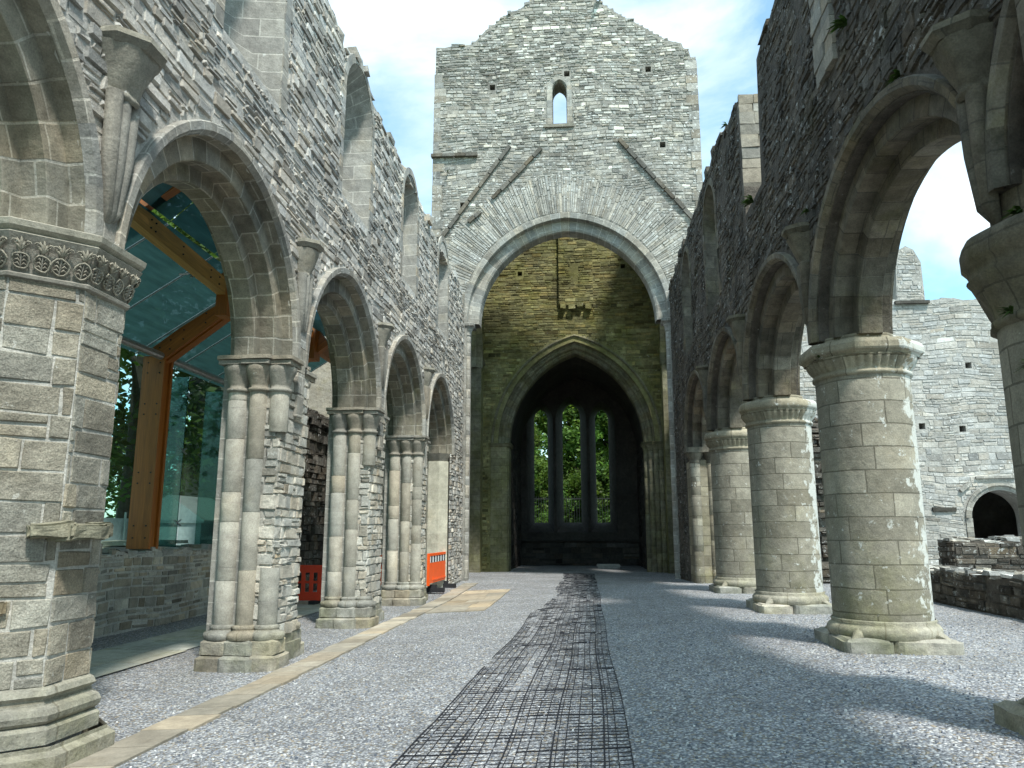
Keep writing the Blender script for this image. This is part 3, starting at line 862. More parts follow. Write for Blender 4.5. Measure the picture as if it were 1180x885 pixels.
for k in range(8):
    am = ang8 + k * PI / 4 + PI / 8
    if math.cos(am) < -.3 and math.sin(am) > .3: continue
    n = Vector((math.cos(am), math.sin(am), 0)); tdir = Vector((-math.sin(am), math.cos(am), 0))
    fw = 2 * .69 * math.tan(ang8); nm = 4
    def fp(u, z, out=.012):
        r = .66 + (z - 3.69) * .30
        return Vector((OC[0], OC[1], 0)) + n * (r + out) + tdir * u * (r / .69) + Vector((0, 0, z))
    for q in range(nm):
        uc = (q + .5) / nm * fw - fw / 2 + ur(-.008, .008); w = fw / nm * ur(.40, .48)
        loop = [fp(uc + w * math.cos(a), 3.755 + .062 * math.sin(a) + .006 * math.sin(3 * a + q), .008 + .01 * R()) for a in [i * 2 * PI / 12 for i in range(13)]]
        mb.tube(loop, .008, 5, (1.1, 1.08, 1.02), cap=False)
        for sx in (-1, 1):
            for i in range(3):
                zz = 3.715 + i * .028
                mb.tube([fp(uc, zz, .0), fp(uc + sx * w * .4, zz + .022, .014), fp(uc + sx * w * .75, zz + .012, .004)], [.005, .009, .003], 5, (1.05, 1.03, .98))
        mb.tube([fp(uc, 3.70), fp(uc, 3.81)], .006, 5)
        for i in range(5):
            a = PI * (.1 + .2 * i)
            mb.tube([fp(uc, 3.835, .0), fp(uc + w * .5 * math.cos(a), 3.85 + .045 * math.sin(a), .022), fp(uc + w * .85 * math.cos(a), 3.86 + .07 * math.sin(a), .006)], [.006, .012, .005], 5, (1.12, 1.1, 1.03))
        for sx in (-1, 1):
            sp = [fp(uc + sx * (w * .72 + .022 * (1 - i / 9) * math.cos(i * .9)), 3.885 + .022 * (1 - i / 9) * math.sin(i * .9), .02) for i in range(9)]
            mb.tube(sp, .006, 5, (1.1, 1.08, 1.02))
mb.build('carved_band', 'carved', capo)
def ledge(ang, u, z, w, d, h, t):
    n = Vector((math.cos(ang), math.sin(ang), 0)); rot = Matrix.Rotation(ang, 3, 'Z')
    td = Vector((-math.sin(ang), math.cos(ang), 0))
    mb = MB(); mb.rough(Vector((OC[0], OC[1], z)) + n * (AP8 + d * .3) + td * u, (d, w, h), rot, t, 0, .03, 7, .03, 6.); mb.build('broken_ledge', 'base', octp)
ledge(-PI / 4, .20, 1.72, .16, .11, .055, (.8, .78, .66)); ledge(0, -.10, 1.70, .24, .13, .06, (.75, .74, .62)); ledge(0, .12, 1.72, .12, .1, .05, (.75, .74, .62))
ledge(-PI / 2, .05, 1.74, .2, .08, .04, (1, .98, .85)); ledge(-PI / 4, -.15, 1.17, .12, .03, .05, (.7, .6, .45))
# springer blocks between the arches above the octagon
mb = MB(); z = 4.15
while z < 5.0:
    e = z + ur(.2, .32)
    mb.box((XL + .0, 5.87, (z + e) / 2), (.05, .12 + .0 * z, (e - z) / 2 - .004), None, stone_tint(.1), 0, .005); z = e
mb.build('wall_strip', 'ashlar', octp)
corbel(north, 5.87, 5.98, XL, 1, .33, .36, 1.25)
corbel(north, 10.4, 5.88, XL, 1, .25, .30, .95)
corbel(north, 14.8, 5.84, XL, 1, .23, .27, .9)
corbel(north, 19.15, 5.86, XL, 1, .22, .27, .9)

random.seed(102)
# ------------------------------------------------------------------ SOUTH ARCADE WALL (right)
XR = 2.95
SF = Fr((XR, 0, 0), (0, 1, 0), (0, 0, 1), (-1, 0, 0))
COLS = [1.2, 5.35, 9.8, 14.05, 18.3, 22.6]
sarc = []
for a, b in zip(COLS, COLS[1:]):
    hw = (b - a) / 2 + .02; sarc.append(((a + b) / 2, hw, 1.86))
south = thing('arcade_wall', 'dark mossy rubble arcade wall with round arches on fat round columns', 'arcade wall', (XR, 12, .39))
STOP = jag([(-8, 9.5), (9.5, 9.56), (11.3, 9.52), (11.85, 9.42)], .4, .07) + [(11.92, 8.7), (12.05, 7.3), (13.3, 7.3), (13.42, 9.6)] + \
       jag([(13.8, 9.75), (14.4, 9.6), (15.6, 9.9), (16.2, 9.98), (17.8, 9.95), (20, 9.9), (25.5, 9.8)], .4, .06)
outer = list(STOP) + [(25.49, -.1), (23.1, -.1), (23.1, SPR)]
for c, hw, rise in reversed(sarc):
    outer += arch_loop(c, SPR, hw - .15, rise - .15)
outer += [(COLS[0] - .3, SPR), (COLS[0] - .3, -.1), (-8, -.1)]
swins = [(17.0, .78), (21.2, .76)]
holes = [arch_loop(c, 8.75, hw, hw * 1.03, 6.7, 16) for c, hw in swins]
bholes = [arch_loop(c, 8.5, hw * .45, hw * .5, 7.3, 16) for c, hw in swins]
mb = MB(); plate(mb, SF, outer, holes, 0, -TH, bholes, 0, 0, 1)
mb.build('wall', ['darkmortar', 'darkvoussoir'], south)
def ok_s(u, v):
    if u > 25.44 or v < .3 or v > top_at(STOP, u) - .02: return False
    for c, hw, rise in sarc:
        if in_arch(u, v, c, SPR, hw + .005, rise + .005): return False
    for c, hw in swins:
        if in_arch(u, v, c, 8.75, hw + .15, hw * 1.03 + .15, 6.65): return False
    if v < SPR + .05 and u < 23.15: return False
    if 8.2 < u < 8.85 and v > 7.0: return False
    if 11.8 < u < 13.5 and v > 7.2: return False
    return True
mb = MB()
rubble(mb, SF, 2.5, 25.46, .3, 10.2, ok_s, h=(.05, .16), l=(.08, .34), prot=(.0, .02), spread=.20, warm=.05, wav=.06, jit=.024, gap=.010, lump=.032)
cap_stones(mb, SF, [p for p in STOP if 5 < p[0] < 11.8], TH); cap_stones(mb, SF, [p for p in STOP if p[0] > 13.45], TH)
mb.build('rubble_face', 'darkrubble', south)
mb = MB()
z = 7.0
while z < 9.45:                                      # squared jamb stones of a blocked window
    e = z + ur(.14, .3); u = 8.2
    while u < 8.8:
        ue = min(8.85, u + ur(.2, .5))
        mb.box(SF.p((u + ue) / 2, (z + e) / 2, .0), (.05 + ur(0, .02), (ue - u) / 2 - .005, (e - z) / 2 - .005), None, stone_tint(.2, .05), 0, .008); u = ue
    z = e
mb.build('window_jamb', 'carved', south)
mb = MB(); z = 7.3
while z < 9.65:                                      # far jamb of the broken window
    e = min(z + ur(.15, .3), 9.7); x = XR
    while x < XR + TH:
        xe = min(XR + TH, x + ur(.25, .5))
        mb.box(((x + xe) / 2, 13.40, (z + e) / 2), ((xe - x) / 2 - .004, .05 + ur(0, .02), (e - z) / 2 - .004), None, stone_tint(.2, .05), 0, .008); x = xe
    z = e
mb.build('window_jamb', 'carved', south)
for c, hw in swins:
    mb = MB()
    arch_ring(mb, SF, c, 8.75, hw + .16, hw * 1.03 + .16, [(0, -.02), (0, .02), (.15, .03), (.16, -.05)], 11, 0, .012)
    z = 6.7
    while z < 8.74:
        e = min(z + ur(.18, .34), 8.75)
        for s in (-1, 1):
            w = ur(.12, .28); mb.box(SF.p(c + s * (hw + w / 2), (z + e) / 2, -.03), (.055, w / 2, (e - z) / 2 - .004), None, stone_tint(.15), 0, .01)
        z = e
    mb.build('window_surround', 'darkvoussoir', south)
for c, hw, rise in sarc:
    mb = MB(); arch_ring(mb, SF, c, SPR, hw, rise, [(q * .85, d * .8 if d < 0 else d) for q, d in AP[4:]], 19, 0, .002, .30, .16)
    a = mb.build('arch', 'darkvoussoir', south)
    mb = MB(); arch_ring(mb, SF, c, SPR, hw, rise, [(q * .85, d) for q, d in AP[:5]], 13, 0, .003, .45, .12)
    mb.build('hood_mould', 'darkvoussoir', a)

def round_column(c, r=.545, octcap=False, big=False, capm='column'):
    X = XR + .51
    mb = MB()
    z = .5; ci = 0
    mb.lathe((X, c, 0), [(r, .45), (r, 3.12 if big else 3.62)], 56, 0)
    col = mb.build('column', 'column', south)
    mb = MB()
    t = (1.05, 1.02, .95)
    if big:
        zo = -.2
        mb.lathe((X, c, zo), [(r, 3.30), (r + .04, 3.32), (r + .04, 3.36), (r + .01, 3.38), (r + .05, 3.45), (r + .13, 3.62), (r + .15, 3.68), (r + .13, 3.70), (r + .145, 3.76), (r + .18, 3.79), (r + .185, 3.90), (r + .16, 3.96), (r - .1, 4.0)], 64, 0, t,
                 mod=lambda th, rr, z: rr * (1 - (.045 * abs(math.sin(th * 9)) ** .6 if 3.42 < z < 3.66 else 0)) + .03 * mnoise.noise(Vector((math.cos(th) * 3, math.sin(th) * 3, z * 5))))
        mb.lathe((X, c, 0), [(r - .04, 3.75), (r - .04, 4.15)], 32, 0, t)
    else:
        fl = 8 if octcap else 0
        mb.lathe((X, c, 0), [(r, 3.55), (r + .03, 3.565), (r + .03, 3.60), (r + .005, 3.615), (r + .02, 3.64), (r + .07, 3.70), (r + .095, 3.75), (r + .095, 3.785)], 156, 0, t,
                 mod=lambda th, rr, z: rr - (.06 * (1 - abs(math.sin(th * 19)) ** .6) if 3.65 < z < 3.76 else (.02 * (1 - abs(math.sin(th * 19))) if 3.62 < z < 3.65 else 0)))
        mb.lathe((X, c, 0), [(r + .085, 3.78), (r + .07, 3.79), (r + .09, 3.815), (r + .115, 3.83), (r + .125, 3.85), (r + .125, 3.915), (r + .10, 3.965), (r - .08, 3.98), (r - .1, 4.07)], 64, 0, t,
                 flat=fl, ang0=PI / 8 if fl else 0, sm=not fl)
        if fl:
            pass
    mb.build('capital', capm, col)
    mb = MB()
    zb = g(X, c)
    mb.lathe((X, c, 0), [(r + .012, zb + .33), (r + .03, zb + .315), (r + .015, zb + .285), (r + .05, zb + .26), (r + .075, zb + .23), (r + .075, zb + .18), (r + .05, zb + .13)], 48, 0, t)
    for a in (PI / 4, 3 * PI / 4, 5 * PI / 4, 7 * PI / 4):
        ca, sa = math.cos(a), math.sin(a)
        mb.tube([(X + ca * (r - .02), c + sa * (r - .02), zb + .2), (X + ca * (r + .08), c + sa * (r + .08), zb + .165), (X + ca * (r + .2), c + sa * (r + .2), zb + .125)], [.09, .06, .02], 8, t)
    mb.build('base', 'base', col)
    mb = MB()
    h = .64
    for (x0, x1, y0, y1) in ((-h, -.1, -h, .08), (-.1, h, -h, .0), (-h, .12, .08, h), (.12, h, .0, h)):
        mb.rough((X + (x0 + x1) / 2, c + (y0 + y1) / 2, zb + .02), ((x1 - x0) / 2 - .004, (y1 - y0) / 2 - .004, .125 + ur(-.004, .004)), None, stone_tint(.12, .05), 0, .012, 6, .03)
    mb.build('plinth', 'base', col)
round_column(5.45, r=.54, big=True, capm='darkvoussoir'); round_column(9.8, octcap=True); round_column(14.05); round_column(18.3)
# east respond
mb = MB(); c = 22.6; zb = g(XR + .5, c)
poly_prism(mb, [(XR + .02, c + .5), (XR + .02, c - .40), (XR + .22, c - .42), (XR + .24, c - .60), (XR + .85, c - .60), (XR + TH, c - .4), (XR + TH, c + .5)], zb - .2, 3.7, 0, (1.05, 1.03, .95))
rs_ = mb.build('respond', 'column', south)
mb = MB()
for x in (XR + .12, XR + .58):
    mb.lathe((x, c - .55, 0), [(.13, 3.6), (.16, 3.62), (.14, 3.65), (.16, 3.72), (.24, 3.86), (.25, 3.9)], 20, 0, mod=lambda th, rr, z: rr * (1 + .06 * abs(math.sin(th * 5))))
    mb.box((x, c - .55, 3.975), (.26, .25, .075), None, (1, 1, 1), 0, .008)
mb.build('capital', 'darkvoussoir', rs_)
mb = MB()
for x in (XR + .12, XR + .58): drums(mb, x, c - .55, .14, zb, 3.62)
mb.build('shaft', 'column', rs_)
for Y, zt, w, pr, tail in ((5.45, 5.38, .26, .34, 1.05), (9.85, 5.62, .24, .30, .9), (14.1, 5.62, .23, .28, .9), (18.35, 5.6, .22, .27, .9)):
    corbel(south, Y, zt, XR, -1, w, pr, tail, 'darkvoussoir', 2)
# upright wall shaft above the nearest column
for dy in (-.42, -.12):
    mb = MB(); drums(mb, XR - .02, 4.75 + dy, .13, 4.1, 9.4); mb.build('wall_shaft', 'darkvoussoir', south)

random.seed(103)
# ------------------------------------------------------------------ CROSSING TOWER
tower = thing('tower', 'ruined square stone tower with gabled broken top, single lancet and great round arch', 'tower', (-.5, 26, .2))
TY = 25.5; TT = 1.1
TF = Fr((0, TY, 0), (1, 0, 0), (0, 0, 1), (0, -1, 0))
prof_top = [(-5.28, 19.5), (-3.9, 19.6), (-3.42, 20.15), (-2.8, 20.65), (-2.11, 20.97), (-1.6, 21.4), (-.9, 21.75), (.0, 21.55), (.8, 21.05), (1.5, 20.5), (2.15, 20.06), (2.82, 19.55), (3.35, 19.25), (3.74, 19.14), (3.8, 18.95), (4.0, 18.8), (4.05, 18.55), (4.2, 18.5)]
TTOP = jag(prof_top, .3, .03)
ACX, AHW, ARI, ASP = -.55, 3.66, 3.92, 8.85
outer = TTOP + [(4.22, 18.2), (4.25, 17.0), (4.27, -.3), (ACX + AHW - .2, -.3)] + arch_loop(ACX, ASP, AHW - .2, ARI - .2, None, 40) + [(ACX - AHW + .2, -.3), (-5.35, -.3), (-5.34, 12)]
def lanc(cx, z0, z1, hw): return arch_loop(cx, z1 - hw * 1.5, hw, hw * 1.5, z0, 12)
putlog = [(-3.16, 17.78), (-.42, 18.17), (2.52, 18.17), (2.93, 15.19), (-4.2, 13.2)]
holes = [lanc(-.70, 16.2, 17.95, .26)] + [[(x - .1, z - .11), (x + .1, z - .11), (x + .1, z + .11), (x - .1, z + .11)][::-1] for x, z in putlog]
bh = [lanc(-.72, 16.3, 18.1, .25)] + holes[1:]
mb = MB(); plate(mb, TF, outer, holes, 0, -TT, bh, 0, 0, 1)
mb.build('west_wall', ['towermortar', 'ashlar'], tower)
for x, z in putlog:
    mb = MB(); mb.box((x, TY + .8, z), (.2, .1, .2), None, (1, 1, 1)); mb.build('hole_backing', 'towermortar', tower)
# creases left by the old roof, and the string course
def bar_on(a, b, w=.13, pr=.12, n=4):
    mb = MB()
    for k in range(n):
        t0, t1 = k / n, (k + 1) / n - .012 * (k < n - 1); o_ = ur(-.02, .02)
        p = (a[0] + (b[0] - a[0]) * t0 + o_, a[1] + (b[1] - a[1]) * t0); q = (a[0] + (b[0] - a[0]) * t1 + o_, a[1] + (b[1] - a[1]) * t1)
        mb.beam(TF.p(*p, pr * .35), TF.p(*q, pr * .35), w * ur(.85, 1.1), pr * ur(1.1, 1.4), (0, -1, 0), stone_tint(.15))
    mb.build('drip_course', 'drip', tower)
bar_on((-5.05, 11.83), (-2.52, 15.37), n=7); bar_on((-3.11, 13.39), (-1.39, 15.24), n=6); bar_on((-3.97, 12.54), (-3.57, 12.9), n=2)
bar_on((1.39, 15.44), (3.9, 12.3), n=8); bar_on((-5.36, 15.12), (-3.68, 15.10), .13, .16, 4)
def near_seg(u, v, a, b, d):
    ax, az = a; bx, bz = b; t = ((u - ax) * (bx - ax) + (v - az) * (bz - az)) / ((bx - ax) ** 2 + (bz - az) ** 2)
    t = max(0, min(1, t)); return math.hypot(u - ax - (bx - ax) * t, v - az - (bz - az) * t) < d
RV = 1.45
def ok_t(u, v):
    if v < .2 or u < -5.3 or u > 4.22 or v > top_at(TTOP, u) - .03: return False
    if in_arch(u, v, ACX, ASP, AHW + RV * .8, ARI + RV * .8) and v > 10.4: return False
    if in_arch(u, v, ACX, ASP, AHW + .06, ARI + .06): return False
    if in_arch(u, v, -.70, 17.55, .45, .55, 16.05): return False
    for x, z in putlog:
        if abs(u - x) < .14 and abs(v - z) < .15: return False
    return True
mb = MB()
rubble(mb, TF, -5.3, 4.24, 8., 21.9, ok_t, h=(.06, .16), l=(.09, .42), prot=(0, .03), spread=.22, warm=.03, wav=.06, gap=.018, asp=2.8, jit=.018,
       tf=lambda u, v: (1.75 if R() < (.20 if v > 15.3 and u > -3.4 else .05) else 1.0) * (1.12 - .16 * (mnoise.noise(Vector((u * .35, v * .35, 4))) + .6 * (mnoise.noise(Vector((u * 1.1, v * 1.6, 8)))))),
       prf=lambda u, v: 1.1 if v > 15.3 else .55)
# radial rough voussoirs
a = .12
rr = AHW + .42
while a < PI - .12:
    da = ur(.011, .026)
    for r0, r1 in ((AHW, AHW + ur(.4, .8)),):
        if r1 == 0: continue
        e1 = AHW + RV + ur(-.2, .12)
        cuts = [r0, r1, r1 + ur(.25, .5), e1]
        for q0, q1 in zip(cuts, cuts[1:]):
            P = []
            def pp(rad, an, d): return TF.p(ACX + rad * math.cos(an), ASP + (rad + .26) * math.sin(an), d)
            x = ACX + q1 * math.cos(a)
            if x < -5.2 or x > 4.1: continue
            g1 = .004; d = ur(.003, .03); t = tuple(1.18 * q_ for q_ in stone_tint(.16, .03))
            F = [pp(q0 + .015, a + g1, d), pp(q1 - .015, a + g1, d), pp(q1 - .015, a + da - g1, d), pp(q0 + .015, a + da - g1, d)]
            B = [pp(q0 + .005, a + .001, -.01), pp(q1 - .005, a + .001, -.01), pp(q1 - .005, a + da - .001, -.01), pp(q0 + .005, a + da - .001, -.01)]
            mb.face(F, [(ur(0, 9), 0)] * 4, t)
            for k in range(4): mb.face([B[k], B[(k + 1) % 4], F[(k + 1) % 4], F[k]], None, t)
    a += da
cap_stones(mb, TF, TTOP, TT, every=(.12, .3), hh=(.02, .06))
z = 8.5
while z < 18.2:                                       # corner quoins
    e = z + ur(.2, .4)
    for s, x in ((-1, -5.32), (1, 4.25)):
        w = ur(.2, .45); mb.box((x - s * w / 2, TY + .05, (z + e) / 2), (w / 2, .085, (e - z) / 2 - .005), None, stone_tint(.2), 0, .008)
    z = e
mb.build('rubble_face', 'towerrubble', tower)
mb = MB()
arch_ring(mb, TF, ACX, ASP, AHW, ARI, [(0, -.03), (0, .05), (.03, .055), (.20, .05), (.215, .03), (.225, -.20), (.42, -.215), (.52, -.22), (.58, -.26), (.60, -.34), (.60, -.8), (.37, -.84), (.37, -TT - .03), (0, -TT - .03)], 33, 0, .008, .3, .12, legs=.0)
tarch = mb.build('arch', 'ashlar', tower)
for s in (-1, 1):                                     # slim shafts under the great arch
    mb = MB(); x = ACX + s * (AHW - .22)
    mb.box((x + s * .05, TY + .25, ASP - .06), (.27, .3, .055), None, (1, 1, 1), 0, .005)
    mb.lathe((x, TY + .18, 0), [(.10, ASP - .45), (.13, ASP - .43), (.11, ASP - .40), (.13, ASP - .3), (.21, ASP - .13), (.22, ASP - .115)], 20, 0)
    drums(mb, x, TY + .18, .10, .1, ASP - .43)
    mb.build('arch_shaft', 'ashlar', tarch)
mb = MB()
arch_ring(mb, TF, -.70, 17.55, .44, .56, [(0, -.02), (0, .02), (.15, .02), (.19, -.12)], 9, 0, .005)
for s in (-1, 1):
    z = 16.12
    while z < 17.54:
        e = min(z + ur(.25, .45), 17.55); mb.box(TF.p(-.70 + s * .36, (z + e) / 2, -.02), (.09, .05, (e - z) / 2 - .003), None, stone_tint(.1), 0, .004); z = e
mb.box(TF.p(-.74, 16.1, .0), (.55, .08, .06), None, (.7, .68, .62), 0, .006)
mb.build('window_surround', 'ashlar', tower)
# east wall of the crossing
EY = 32.5
EF = Fr((0, EY, 0), (1, 0, 0), (0, 0, 1), (0, -1, 0))
ECX, EHW, ERI, ESP = -.38, 3.62, 4.72, 5.43
ETOP = jag([(-5.4, 18.9), (-2, 19.2), (1, 19.0), (4.6, 18.8)], .4, .1)
outer = ETOP + [(4.6, -.3), (ECX + EHW - .3, -.3)] + arch_loop(ECX, ESP, EHW - .3, ERI - .3, None, 36) + [(ECX - EHW + .3, -.3), (-5.4, -.3)]
eh = [lanc(-.33, 12.55, 13.2, .1)] + [[(x + .1, z - .1), (x - .1, z - .1), (x - .1, z + .1), (x + .1, z + .1)] for x, z in ((1.8, 13.2), (.45, 14.75), (-2.75, 13.0))]
mb = MB(); plate(mb, EF, outer, eh, 0, -1.1, None, 0, 0, 0)
for q in eh: mb.box((sum(p[0] for p in q) / len(q), EY + .8, sum(p[1] for p in q) / len(q)), (.3, .08, .5), None, (.5, .5, .5))
mb.build('east_wall', 'greenrubble', tower)
def ok_e(u, v):
    if v > top_at(ETOP, u) - .03 or u < -5.3 or u > 4.5: return False
    if in_arch(u, v, ECX, ESP, EHW + .05, ERI + .05): return False
    for q in eh:
        if abs(u - sum(p[0] for p in q) / len(q)) < .17 and abs(v - sum(p[1] for p in q) / len(q)) < .42 and q is eh[0]: return False
        if abs(u - sum(p[0] for p in q) / len(q)) < .14 and abs(v - sum(p[1] for p in q) / len(q)) < .15: return False
    return True
mb = MB()
rubble(mb, EF, -5.3, 4.5, .2, 19.1, ok_e, h=(.07, .18), l=(.2, .6), prot=(0, .03), spread=.25, wav=.02)
# the projecting strip with a broken foot
SFm = Fr((0, EY - .16, 0), (1, 0, 0), (0, 0, 1), (0, -1, 0))
mb.box((-.29, EY - .075, 15.2), (.74, .085, 3.75), None, (.85, .85, .8))
rubble(mb, SFm, -1.04, .47, 11.5, 18.9, lambda u, v: not (abs(u + .33) < .15 and abs(v - 12.9) < .42) , h=(.07, .18), l=(.2, .5), prot=(0, .03), spread=.25, wav=.02)
for u in (-.85, -.45, -.1, .25): mb.box((u, EY - .12, 11.45 - ur(.02, .14)), (.13, .13, .1), None, stone_tint(.2), 0, .03)
mb.build('rubble_face', 'greenrubble', tower)
mb = MB()
EP = [(0, -.02), (0, .06), (.05, .08), (.10, .05), (.12, -.08), (.16, -.10), (.20, -.06), (.27, -.06), (.31, -.12), (.33, -.24), (.38, -.26), (.43, -.22), (.50, -.22), (.55, -.28), (.56, -.42), (.62, -.44), (.68, -.42), (.74, -.50), (.74, -1.1), (.3, -1.12)]
arch_ring(mb, EF, ECX, ESP, EHW, ERI, EP, 35, 0, .004, .3, .1)
earch = mb.build('arch', 'greenashlar', tower)
mb = MB()
x0 = ECX - EHW
poly_prism(mb, [(x0 - .0, EY - .06), (x0 + .68, EY - .06), (x0 + .76, EY + .1), (x0 + .76, EY + 1.05), (x0 + .0, EY + 1.05)], -.3, ESP - .12, 0, (1.1, 1.12, 1))
poly_prism(mb, [(x0 - .05, EY - .14), (x0 + .76, EY - .14), (x0 + .86, EY + .05), (x0 + .86, EY + 1.1), (x0 - .05, EY + 1.1)], ESP - .14, ESP + .01, 0, (.8, .8, .75), ins0=.06, cx=x0 + .4, cy=EY + .5)
mb.build('jamb', 'greenashlar', earch)
mb = MB()
x1 = ECX + EHW
poly_prism(mb, [(x1 - .72, EY + .5), (x1 - .3, EY + .1), (x1, EY + .0), (x1, EY + 1.05), (x1 - .74, EY + 1.05)], -.3, ESP - .12, 0, (.9, .9, .85))
for dx, dy, r in ((.08, -.02, .11), (.28, .02, .12), (.48, .22, .12), (.66, .42, .12)): drums(mb, x1 - dx, EY + dy, r, -.1, ESP - .3)
for dx, dy, r in ((.08, -.02, .11), (.28, .02, .12), (.48, .22, .12), (.66, .42, .12)):
    mb.lathe((x1 - dx, EY + dy, 0), [(r, ESP - .36), (r + .03, ESP - .33), (r + .02, ESP - .3), (r + .05, ESP - .2), (r + .1, ESP - .12)], 16, 0)
poly_prism(mb, [(x1 + .06, EY - .16), (x1 - .46, EY - .14), (x1 - .86, EY + .3), (x1 - .86, EY + 1.1), (x1 + .06, EY + 1.1)], ESP - .12, ESP + .01, 0, (.8, .8, .75), ins0=.05, cx=x1 - .3, cy=EY + .5)
mb.build('jamb', 'greenashlar', earch)
for s, x in ((-1, -4.58), (1, 3.63)): 
    mb = MB()                # angle shafts carrying the transept arches
    drums(mb, x, EY - .28, .16, -.1, 8.5); mb.box((x + s * .1, EY - .15, 4.2), (.14, .17, 4.3), None, (.8, .8, .72))
    mb.lathe((x, EY - .28, 0), [(.15, 8.48), (.19, 8.5), (.17, 8.54), (.19, 8.6), (.27, 8.8), (.28, 8.83)], 20, 0)
    mb.box((x, EY - .28, 8.89), (.31, .31, .06), None, (.9, .9, .85), 0, .006)
    mb.build('angle_shaft', 'greenashlar', tower)
# side walls of the crossing with tall pointed openings
for s, xa, nm in ((-1, -4.35, 'north'), (1, 3.25, 'south')):
    fr = Fr((xa, 0, 0), (0, 1, 0), (0, 0, 1), (-s, 0, 0))
    y0, y1 = TY + TT, EY; cy = (y0 + y1) / 2; hw = 2.2
    out = [(y0, 18.9), (y1, 18.6), (y1, -.3), (cy + hw, -.3)] + arch_loop(cy, 8.6, hw, 3.2, None, 20) + [(cy - hw, -.3), (y0, -.3)]
    mb = MB(); plate(mb, fr, out, [], 0, -1.05, None, 0, 1, 1)
    rubble(mb, fr, y0, y1, 8.5, 18.6, lambda u, v: not in_arch(u, v, cy, 8.6, hw + .3, 3.5), m=0, wav=.02)
    arch_ring(mb, fr, cy, 8.6, hw + .25, 3.45, [(0, -.02), (0, .05), (.25, .05), (.30, -.15), (.4, -.2), (.42, -1.05)], 17, 1)
    mb.build('side_wall', ['greenrubble', 'greenashlar'], tower)

random.seed(104)
# ------------------------------------------------------------------ CHANCEL
chancel = thing('chancel', 'dark vaulted chancel seen through the pointed arch, with three tall lancets', 'chancel', (-.36, 36, .05))
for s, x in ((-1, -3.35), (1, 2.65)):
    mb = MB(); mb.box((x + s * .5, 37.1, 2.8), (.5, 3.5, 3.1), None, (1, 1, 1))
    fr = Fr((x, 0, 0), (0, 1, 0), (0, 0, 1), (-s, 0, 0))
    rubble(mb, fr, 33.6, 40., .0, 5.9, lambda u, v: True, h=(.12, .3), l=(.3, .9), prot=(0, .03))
    mb.build('side_wall', 'shadedchancel', chancel)
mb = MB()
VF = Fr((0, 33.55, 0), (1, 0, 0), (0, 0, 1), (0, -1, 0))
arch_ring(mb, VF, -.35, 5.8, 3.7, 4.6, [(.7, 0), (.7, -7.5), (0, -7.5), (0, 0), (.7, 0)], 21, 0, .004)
mb.build('vault', 'shadedchancel', chancel)
CF = Fr((0, 40, 0), (1, 0, 0), (0, 0, 1), (0, -1, 0))
lan = [(-2.35, 2.2, 8.2, .36), (-.72, 2.2, 8.5, .47), (.9, 2.2, 8.15, .34)]
ch_ = [arch_loop(c, z1 - hw * 2.0 - .1, hw + .34, hw * 2.0 + .4, z0 - .5, 16) for c, z0, z1, hw in lan]
cb_ = [arch_loop(c, z1 - hw * 1.5, hw, hw * 1.5, z0, 16) for c, z0, z1, hw in lan]
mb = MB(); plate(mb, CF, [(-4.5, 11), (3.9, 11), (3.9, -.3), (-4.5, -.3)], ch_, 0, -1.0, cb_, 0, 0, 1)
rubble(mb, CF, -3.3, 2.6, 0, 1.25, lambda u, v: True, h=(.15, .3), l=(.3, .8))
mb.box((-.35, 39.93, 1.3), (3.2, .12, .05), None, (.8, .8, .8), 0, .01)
mb.build('east_wall', ['shadedchancel', 'shadedchancel'], chancel)
mb = MB()
mb.box((.97, 36.7, .13), (.5, .28, .13), None, (1, 1, 1), 0, .01)
mb.box((.97, 36.7, .20), (.53, .31, .03), None, (1.15, 1.15, 1.1), 0, .008)
tag(mb.build('stone_block', 'slab', loc=(.97, 36.7, .05)), 'low pale stone block on the gravel floor of the dark chancel', 'stone block')

random.seed(105)
# ------------------------------------------------------------------ TRANSEPTS
south_tr = thing('transept_wall', 'pale sunlit limestone rubble wall with round-headed doorway beyond the south columns', 'wall', (9.5, 26, .39))
BF = Fr((0, 26, 0), (1, 0, 0), (0, 0, 1), (0, -1, 0))
BTOP = jag([(4.3, 9.5), (10.55, 9.4)], .4, .05) + jag([(10.66, 11.1), (11.0, 11.3), (11.25, 11.15)], .2, .05) + [(11.45, 10.7), (11.46, 9.35)] + jag([(11.6, 9.35), (22, 9.25)], .35, .06)
door = arch_loop(13.1, 2.15, .92, .88, .2, 16)
bput = [(12.6, 7.1), (9.2, 7.6), (10.95, 5.1), (12.2, 5.0), (8.2, 6.1)]
bhs = [door] + [[(x + .1, z - .1), (x - .1, z - .1), (x - .1, z + .1), (x + .1, z + .1)] for x, z in bput]
mb = MB(); plate(mb, BF, BTOP + [(22, -.2), (4.3, -.2)], bhs, 0, -1.0, None, 0, 0, 1)
for x, z in bput: mb.box((x, 26.7, z), (.2, .1, .2), None, (.5, .5, .5))
mb.build('wall', ['palemortar', 'palerubble'], south_tr)
def ok_b(u, v):
    if v > top_at(BTOP, u) - .03: return False
    if in_arch(u, v, 13.1, 2.15, 1.12, 1.1, 0): return False
    for x, z in bput:
        if abs(u - x) < .14 and abs(v - z) < .14: return False
    return True
mb = MB()
rubble(mb, BF, 4.4, 19, .2, 11.3, ok_b, h=(.07, .24), l=(.14, .62), prot=(0, .018), spread=.13, warm=.03, wav=.09, gap=.016, jit=.02, asp=3.4)
mb.build('rubble_face', 'palerubble', south_tr)
mb = MB()
